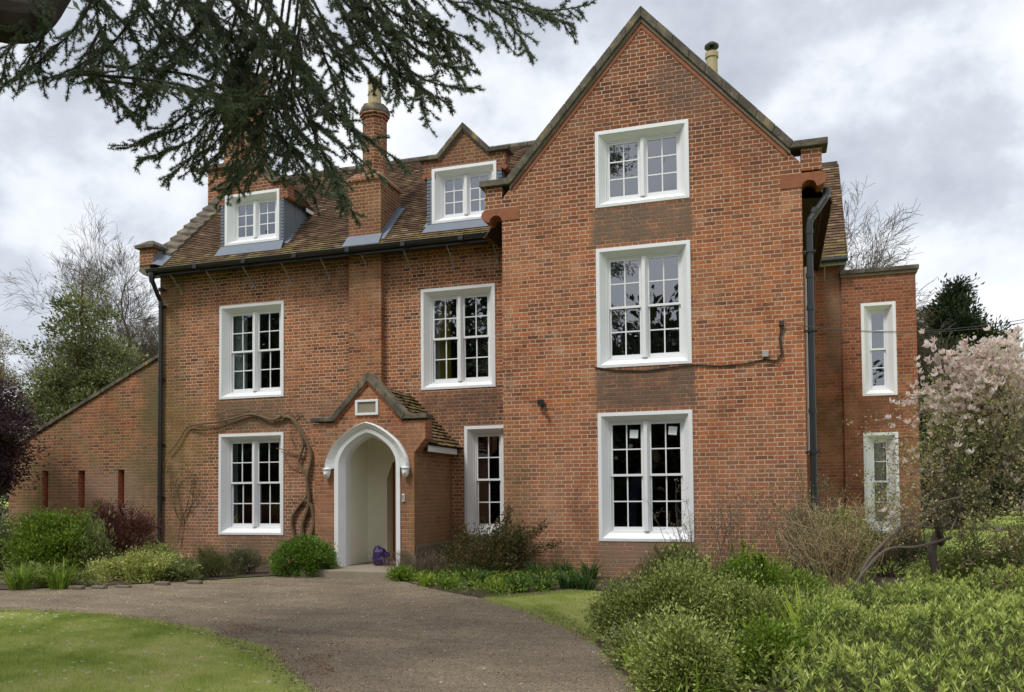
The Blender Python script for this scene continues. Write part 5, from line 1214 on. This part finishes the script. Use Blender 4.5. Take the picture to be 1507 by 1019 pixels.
# right background
t3 = gd(1408, 34)
crown_tree('yew_tree', 'dark pointed conifer behind the flat topped bay', t3, 9.4, [(0, 0, 3.0, 2.6, 2.8), (-.3, 0, 6.0, 2.2, 2.0), (-1.2, 0, 7.2, 1.0, 1.2), (1.0, 0, 7.0, 1.2, 1.3), (.1, 0, 8.0, 1.2, 1.1), (0, 0, 9.1, .65, .8), (.1, 0, 9.9, .28, .7), (-.7, 0, 8.9, .3, .5), (.8, 0, 8.8, .3, .5)], 150000, .2, .07, 'leaf_dark', 61, cr=.22, clumps=80, up=.6, tr=.2)
bare_tree('bare_tree', 'leafless tree with curling twigs above the flat topped bay', gd(1205, 26), 12.6, 66, depth=7, spread=.72, up=.02, r=.17, d0=(.5, 0, 1), kids=(2, 4))
for i, (x, dd, h_) in enumerate(((1300, 48, 4.5), (1350, 60, 5), (1480, 52, 4.6), (1560, 44, 5), (1640, 40, 5.5))):
    crown_tree('hedge_tree', ['dark bushy tree low behind the bay', 'dark bushy tree between bay and conifer', 'dark bushy tree behind the magnolia', 'dark bushy tree at the right edge', 'outermost dark bushy tree at the right'][i], gd(x, dd), h_, [(0, 0, h_*.4, 3, h_*.4), (1.5, 0, h_*.5, 2.4, h_*.4), (-1.5, 0, h_*.5, 2.4, h_*.4)], 12000, .22, .1, 'leaf_dark', 70+i, cr=.5, group='trees behind the garden')
# magnolia
mag = empty('magnolia_tree', (2.9, -2.2, GZ), 'magnolia with pink blossom and leaning grey branches at the right', 'tree')
mb = MB(); tips = []; st = random.Random(81)
mbase = Vector((*gp(1395, 838), GZ))
mx, my = onD(1400, 790, 11.).x, onD(1400, 790, 11.).y
mbase = Vector((mx, my, GZ))
def mpt(x, y, d): return onD(x, y, d)
trunk_paths = [([(1380, 850, 11.), (1372, 805, 11.), (1395, 765, 11.), (1430, 735, 11.1)], .06, .045), ([(1385, 800, 11.), (1380, 770, 10.8), (1378, 745, 10.7), (1390, 700, 10.6), (1405, 650, 10.6)], .05, .02),
               ([(1262, 862, 10.2), (1278, 825, 10.3), (1320, 782, 10.5), (1360, 762, 10.7), (1410, 735, 10.9), (1450, 690, 11)], .018, .03), ([(1250, 870, 10.1), (1300, 812, 10.3), (1350, 805, 10.5), (1398, 792, 10.9)], .014, .024),
               ([(1430, 735, 11.1), (1440, 680, 11.), (1455, 640, 10.9), (1462, 600, 10.8)], .05, .02), ([(1430, 735, 11.1), (1470, 690, 11.3), (1500, 640, 11.4), (1512, 530, 11.4)], .05, .02), ([(1400, 765, 11.), (1410, 700, 10.7), (1420, 640, 10.6), (1425, 600, 10.5)], .04, .015),
               ([(1470, 690, 11.3), (1530, 660, 11.5), (1560, 590, 11.5)], .04, .015), ([(1440, 680, 11), (1440, 640, 10.6), (1430, 590, 10.5)], .03, .012), ([(1440, 690, 11.), (1480, 640, 10.5), (1480, 580, 10.3)], .03, .012)]
for P3, ra, rb in trunk_paths:
    P_ = smoothpath([mpt(*p) for p in P3], 5); mb.tube(P_, taper(P_, ra, rb), 8)
    for k in range(7):
        i = st.randint(len(P_)//3, len(P_)-1); d = (P_[i]-P_[i-1]).normalized()*.8+Vector((st.gauss(0, .9), st.gauss(0, .8), st.gauss(.2, .6)))
        if P3[0][0] < 1300: continue
        grow(mb, P_[i], d, .4, .012, 3, st, tips, .1, .75, .22, 4, .7, (2, 3), (4, 4, 4, 4, 4, 3, 3, 3))
tip2 = []
for k in range(100):
    x = 1345+185*st.random()**.8; y = st.uniform(600, 835); p = mpt(x, y, st.uniform(9.9, 11.3))
    if x < 1400 and y < 640: continue
    if p.z < GZ+.25: continue
    grow(mb, p, Vector((st.gauss(-.25, .7), st.gauss(0, .7), st.gauss(.35, .5))), .42, .008, 2, st, tip2, .1, .7, .25, 4, .75, (2, 4), (4, 4, 3, 3, 3, 3, 3, 3))
mb.build('trunk', 'bark_grey', mag)
P = np.repeat(np.array([tuple(t[0]) for t in tip2]), 5, 0); P = P+rs.normal(0, .05, P.shape); leafobj('buds', 'leaf_pale', mag, leafV(P, rs.normal(size=P.shape)+[0, 0, .7], .042, .022), .3+.7*rs.rand(len(P)))
TP = np.array([tuple(t[0]) for t in tips]); TD = np.array([tuple(t[1]) for t in tips])
# blossom on the upper and outer tips
f2 = np.array(fw); ysc = PY_-F_*((TP-np.array(CAM))@np.array(uu))/((TP-np.array(CAM))@f2); xsc = 753.5+F_*((TP-np.array(CAM))@np.array(rr))/((TP-np.array(CAM))@f2)
pb = np.clip((TP[:, 2]-2.0)/.9, .07, .85); sel = rs.rand(len(TP)) < pb
def blossoms(P, D, petals=7, L=.085):
    V = []; T = []
    n = len(P)
    for k in range(petals):
        a = nrm(np.cross(D, rs.normal(size=(n, 3)))); d = nrm(D*.8+a*rs.uniform(.25, .9, n)[:, None]); V.append(leafV(P, d, L*rs.uniform(.8, 1.2, n), L*.48, .35)); T.append(rs.rand(n))
    return np.concatenate(V), np.concatenate(T)
bt = TP[sel]; bd = nrm(TD[sel]*.5+[0, 0, .8])
up_ext = np.array([tuple(mpt(rnd.uniform(1390, 1600), rnd.uniform(470, 620), rnd.uniform(10.3, 11.6))) for _ in range(200)])
bt = np.concatenate([bt, bt+rs.normal(0, .09, bt.shape)]); bd = np.concatenate([bd, nrm(bd+rs.normal(0, .3, bd.shape))])
V1, T1 = blossoms(bt, bd, 6, .08)
bo = leafobj('blossom', 'leaf_petal', mag, V1, T1); bo['kind'] = 'stuff'
P = np.repeat(TP, 3, 0)+rs.normal(0, .07, (len(TP)*3, 3)); leafobj('young_leaves', 'leaf_sage', mag, leafV(P, rs.normal(size=P.shape)+[0, 0, .6], .045, .02), .6+rs.rand(len(P))*.4)

# cedar overhead
ced = empty('cedar_tree', (-7.2, -13.4, GZ), 'dark cedar whose drooping branches hang in from the top left', 'tree')
mb = MB()
trunk = smoothpath([(-7.2, -13.4, GZ), (-7.1, -13.3, 3), (-7.2, -13.2, 6), (-7.0, -13.3, 9), (-7.1, -13.2, 13), (-7.1, -13.3, 17)], 4); mb.tube(trunk, taper(trunk, .55, .1), 12)
lim = smoothpath([(-7.1, -13.3, 4.2), onD(-90, -10, 6.6), onD(-20, 20, 6.7), onD(28, 30, 6.8), onD(60, 20, 7.0), onD(120, -40, 7.4), onD(260, -120, 8)], 5); mb.tube(lim, [.24, .24, .23, .23, .22, .22, .21, .21, .21, .20, .20, .2, .19, .19, .18, .18, .17, .16, .15, .14, .13, .12, .11, .1, .09, .085, .08, .07, .06, .05, .04][:len(lim)], 12)
def bez(px): return smoothpath([onD(*p) for p in px], 6)
cst = random.Random(5)
needP, needD = [], []
secs = [  # polylines (x, y, depth) of the main sprays
 [(60, -40, 6.9), (40, 30, 6.7), (10, 80, 6.5), (8, 125, 6.5)], [(90, -30, 6.9), (70, 40, 6.8), (45, 85, 6.7), (30, 112, 6.6)],
 [(150, -40, 7.2), (120, 30, 7.0), (70, 80, 6.9), (25, 114, 6.8)], [(230, -30, 7.4), (170, 60, 7.2), (110, 100, 7.0), (60, 120, 6.9)],
 [(150, 40, 7.0), (130, 90, 6.9), (160, 130, 6.8), (192, 168, 6.8)], [(280, -40, 7.4), (240, 60, 7.0), (190, 100, 6.8), (110, 110, 6.7)],
 [(330, -40, 7.6), (290, 60, 7.2), (240, 110, 7.0), (212, 170, 6.9)], [(120, 110, 6.8), (220, 118, 6.7), (300, 135, 6.6), (362, 165, 6.5)],
 [(150, 120, 6.9), (260, 130, 6.8), (330, 140, 6.8), (400, 150, 6.7)], [(360, -40, 7.6), (330, 80, 7.3), (270, 170, 7.1), (212, 205, 7.0)],
 [(370, -20, 7.6), (340, 110, 7.3), (290, 200, 7.1), (205, 236, 7.0)], [(390, 0, 7.5), (350, 120, 7.3), (310, 200, 7.2), (246, 265, 7.1)],
 [(400, 0, 7.5), (370, 140, 7.3), (330, 215, 7.2), (300, 250, 7.1)], [(420, -20, 7.5), (400, 120, 7.3), (370, 220, 7.2), (330, 285, 7.1)],
 [(430, -20, 7.5), (410, 130, 7.3), (400, 210, 7.1), (365, 262, 7.0)], [(450, -20, 7.4), (430, 120, 7.2), (430, 200, 7.1), (415, 255, 7.0)],
 [(400, 60, 7.3), (420, 160, 7.0), (470, 230, 6.8), (522, 318, 6.7)], [(420, 90, 7.2), (450, 170, 7.0), (500, 210, 6.8), (562, 262, 6.7)],
 [(430, 60, 7.2), (470, 140, 7.0), (520, 190, 6.8), (592, 240, 6.7)], [(440, 60, 7.2), (460, 190, 6.9), (490, 250, 6.8), (500, 292, 6.7)],
 [(440, 0, 7.4), (480, 90, 7.1), (500, 150, 6.9), (524, 205, 6.8)], [(460, 0, 7.4), (490, 60, 7.1), (505, 110, 7.0), (508, 160, 6.9)],
 [(300, -40, 7.5), (380, 40, 7.2), (440, 100, 7.0), (480, 170, 6.8)], [(480, -30, 7.3), (540, 40, 7.1), (600, 100, 7.0), (628, 178, 6.9)],
 [(500, -30, 7.3), (570, 40, 7.1), (640, 90, 7.0), (690, 102, 6.9)], [(490, -30, 7.3), (560, 60, 7.1), (620, 115, 7.0), (686, 132, 6.9)],
 [(490, -10, 7.3), (550, 80, 7.1), (610, 125, 7.0), (665, 155, 6.9)], [(520, -30, 7.3), (560, 70, 7.1), (580, 110, 7.0), (590, 145, 6.9)],
 [(560, -40, 7.2), (620, 10, 7.1), (660, 50, 7.0), (690, 85, 6.9)], [(600, -40, 7.2), (660, 0, 7.1), (720, 40, 7.0), (742, 62, 6.9)],
 [(640, -40, 7.2), (700, 0, 7.1), (750, 35, 7.0), (784, 85, 6.9)], [(660, -50, 7.2), (740, -10, 7.1), (800, 15, 7.0), (866, 8, 6.9)],
 [(650, -50, 7.2), (730, 0, 7.1), (790, 20, 7.0), (840, 35, 6.9)], [(520, -40, 7.3), (580, 20, 7.1), (640, 40, 7.0), (700, 60, 6.9)],
 [(200, -60, 7.6), (300, 20, 7.3), (360, 60, 7.2), (430, 80, 7.0)], [(180, -60, 7.4), (220, 20, 7.2), (260, 60, 7.1), (320, 100, 7.0)], [(240, -60, 7.9), (300, 60, 7.6), (350, 140, 7.4), (370, 200, 7.3)],
 [(400, -60, 8.1), (470, 30, 7.8), (520, 80, 7.6), (560, 130, 7.5)], [(330, -60, 8.2), (420, 50, 7.9), (460, 120, 7.7), (490, 180, 7.6)], [(100, -60, 7.7), (160, 10, 7.5), (200, 60, 7.4), (220, 100, 7.3)],
 [(560, -60, 7.7), (610, 20, 7.5), (650, 60, 7.4), (660, 90, 7.3)], [(450, -60, 7.9), (530, 0, 7.6), (590, 50, 7.4), (650, 70, 7.2)], [(350, 100, 7.2), (400, 180, 7.1), (440, 240, 7.0), (460, 290, 6.9)], [(330, 80, 7.2), (350, 160, 7.1), (350, 220, 7.1), (345, 255, 7.0)],
]
def along(P_, a, b, step, rad_l):
    """rosettes of needles along a twig"""
    for i in range(len(P_)-1):
        p, q = P_[i], P_[i+1]; L_ = (q-p).length; k = max(1, int(L_/step)); d = (q-p).normalized()
        for j in range(k): needP.append(tuple(p.lerp(q, (j+cst.random())/k))); needD.append(tuple(d))
def twig(p, d, L_, lev):
    n_ = 4; P_ = [p.copy()]; dd = d.normalized()
    for i in range(n_):
        dd = (dd+Vector((cst.gauss(0, .12), cst.gauss(0, .12), cst.gauss(-.04, .1)))).normalized(); P_.append(P_[-1]+dd*L_/n_)
    mb.tube(P_, [.003, .003, .0025, .002, .0015] if lev else [.005, .0045, .004, .003, .002], 3, False)
    along(P_, 0, 1, .016, .02)
    if lev < 1:
        k = int(L_/.07)
        for j in range(k):
            t_ = (j+.5)/k; i = min(n_-1, int(t_*n_)); q = P_[i].lerp(P_[i+1], t_*n_-i); sd = dd.cross(Vector((0, 0, 1))).normalized()*(1 if j % 2 else -1)
            twig(q, dd*.75+sd*.6+Vector((0, 0, cst.gauss(-.12, .22))), L_*.42*(1.1-t_*.6)*cst.uniform(.6, 1.2), lev+1)
secs = secs+[[(x+cst.uniform(-22, 22), y+cst.uniform(-26, 4), d+cst.uniform(.1, .5)) for x, y, d in sp] for sp in secs[::2] if 150 < sp[-1][0] < 470]
secs += [[(x+cst.uniform(-20, 20), -60, 7.2), (x+20, -10+cst.uniform(-10, 10), 7.1), (x+45+cst.uniform(-20, 20), 40, 7.0), (x+60+cst.uniform(-25, 25), 88, 6.9)] for x in range(120, 620, 50)]
for sp in secs:
    P_ = bez(sp); m_ = len(P_); mb.tube(P_, taper(P_, .014, .003), 5, False)
    Lt = sum((P_[i+1]-P_[i]).length for i in range(m_-1)); along(P_, 0, 1, .018, .02)
    k = int(Lt/.06)
    for j in range(k):
        t_ = .12+.88*(j+cst.random()*.6)/k
        i = min(m_-2, int(t_*(m_-1))); q = P_[i].lerp(P_[i+1], min(1, t_*(m_-1)-i)); d = (P_[i+1]-P_[i]).normalized(); sd = d.cross(Vector((0, 0, 1))); sd = sd.normalized() if sd.length > .1 else Vector((1, 0, 0))
        if j % 2: sd = -sd
        vv = Vector((cst.gauss(0, .3), cst.gauss(0, .3), cst.gauss(-.15, .3)))
        twig(q, d*.8+sd*cst.uniform(.3, .8)+vv, cst.uniform(.16, .36)*(1.15-.6*t_), 0)
# off-frame limbs of the same tree (they show only in the window reflections)
for k in range(26):
    z = 5+k*.45; a = k*2.4; L_ = 4.6*(1-k/40)
    if -2.0 < ((a+math.pi) % (2*math.pi))-math.pi < 1.9 and z < 9: a += math.pi
    d = Vector((math.cos(a), math.sin(a), .12)); P_ = [Vector((-7.1, -13.3, z))]
    for i in range(5): P_.append(P_[-1]+d*L_/5+Vector((0, 0, -.03*i)))
    mb.tube(P_, [.12, .09, .07, .05, .03, .015], 6, False)
print('rosettes', len(needP)); mb.build('branches', 'bark_dark', ced)
NP = np.array(needP); ND = nrm(np.array(needD)); n0 = len(NP); VV = []; TT = []; ct = rs.rand(n0)
# clump tint varies smoothly in space
sp_t = .5+.5*np.sin(NP[:, 0]*4+NP[:, 2]*3)*np.sin(NP[:, 1]*3.+NP[:, 2]*5)
per = 16
for j in range(per):
    D = nrm(ND*rs.uniform(.1, .9, n0)[:, None]+rs.normal(size=(n0, 3))*.7+[0, 0, .15]); S_ = nrm(np.cross(D, rs.normal(size=(n0, 3)))); L_ = rs.uniform(.018, .038, n0)[:, None]; w = .0024
    VV.append(np.stack([NP-S_*w, NP+S_*w, NP+D*L_], 1)); TT.append(.2+.45*sp_t+.3*ct*rs.rand(n0))
link('needles', fastmesh('needles', np.concatenate(VV), 3, np.concatenate(TT)), 'leaf_cedar', ced)
# coarse outer foliage of the off-frame limbs
st = np.random.RandomState(3); n = 30000; kk = st.randint(0, 26, n); zz = 5+kk*.45; aa = kk*2.4
aw = ((aa+math.pi) % (2*math.pi))-math.pi; aa = np.where((-2.0 < aw) & (aw < 1.9) & (zz < 9), aa+math.pi, aa); t_ = st.uniform(.2, 1, n); LL = 4.6*(1-kk/40)
P = np.c_[-7.1+np.cos(aa)*LL*t_, -13.3+np.sin(aa)*LL*t_, zz+.12*LL*t_]+st.normal(0, 1, (n, 3))*np.array([.4, .4, .12])
leafobj('high_foliage', 'leaf_cedar', ced, leafV(P, st.normal(size=(n, 3))+[0, 0, .3], .16, .05), st.rand(n))

# trees behind the camera that the panes mirror
for i, (x, y, h_) in enumerate(((-22, -15, 12), (-27, -17, 13), (-14, -19, 11.5), (-5, -21, 9.5), (-24, -26, 10), (-17, -31, 11), (-10, -33, 10), (-4, -30, 9), (3, -32, 11), (9, -29, 9), (-31, -22, 9))):
    crown_tree('garden_tree', 'dark garden tree seen only as a reflection in the window panes', (x, y, GZ), h_, [(0, 0, h_*.3, 3.6, h_*.3), (1.5, 0, h_*.6, 2.8, h_*.3), (-1.6, 0, h_*.55, 2.6, h_*.3), (0, 0, h_*.85, 1.5, h_*.2)], 9000, .45, .22, 'leaf_dark', 90+i, cr=.6, group='trees mirrored in the panes', tr=.3, clumps=30)

# hedge across the lawn behind the viewer, mirrored in the ground floor panes
for i in range(9):
    crown_tree('garden_hedge', 'dark clipped hedge seen only as a reflection in the ground floor panes', (-26+i*4.2, -21.5+rnd.uniform(-.5, .5), GZ), 2.8, [(0, 0, 1.2, 2.2, 1.7)], 5000, .3, .16, 'leaf_dark', 120+i, cr=.4, group='hedges mirrored in the panes', tr=.08, clumps=40, cat='hedge')

# ================================================================== SKY AND LIGHT
w = bpy.data.worlds.new('World'); SC.world = w; w.use_nodes = True
t = NT(w.node_tree); bg = w.node_tree.nodes['Background']
SUN_EL, SUN_AZ = R(56), R(205)   # azimuth clockwise from +Y: behind the viewer, a little to the left
sky = t.new('ShaderNodeTexSky', {'sky_type': 'NISHITA', 'sun_disc': False, 'sun_elevation': SUN_EL, 'sun_rotation': SUN_AZ})
tc = t.new('ShaderNodeTexCoord').outputs['Generated']
mp = t.new('ShaderNodeMapping', None, Vector=tc); mp.inputs['Scale'].default_value = (1, 1, 1.35); mp.inputs['Location'].default_value = (.3, .1, .0)
n1 = t.noise(mp.outputs[0], 2.9, 8, .55)
n2 = t.noise(mp.outputs[0], 5.5, 6, .55)
nn_ = t.math('ADD', t.math('MULTIPLY', n1, .7), t.math('MULTIPLY', n2, .3))
cl = t.ramp(nn_, [(.39, (3.3, 3.55, 4.05)), (.455, (4.1, 4.4, 4.9)), (.5, (5.4, 5.65, 6.0)), (.56, (6.2, 6.35, 6.55))])
cover = t.smooth(t.noise(mp.outputs[0], 1.7, 4, .5), .2, .4, .82, .96)
c = t.mix(cover, sky.outputs[0], cl)
t.put(bg.inputs['Color'], c); bg.inputs['Strength'].default_value = .1
sl = bpy.data.lights.new('sun', 'SUN'); so = bpy.data.objects.new('sun', sl); COL.objects.link(so)
sl.energy = 1.5; sl.angle = R(14); sl.color = (1, .97, .92)
sd = Vector((math.sin(SUN_AZ)*math.cos(SUN_EL), math.cos(SUN_AZ)*math.cos(SUN_EL), math.sin(SUN_EL)))
so.rotation_euler = (-sd).to_track_quat('-Z', 'Y').to_euler(); so.location = (0, -10, 20)
SC.view_settings.view_transform = 'Standard'; SC.view_settings.look = 'None'; SC.view_settings.gamma = 1; SC.view_settings.exposure = .76
SC.render.engine = 'CYCLES'
SC.cycles.use_denoising = True
SC.view_settings.use_curve_mapping = False
SC.cycles.max_bounces = 8; SC.cycles.transparent_max_bounces = 8
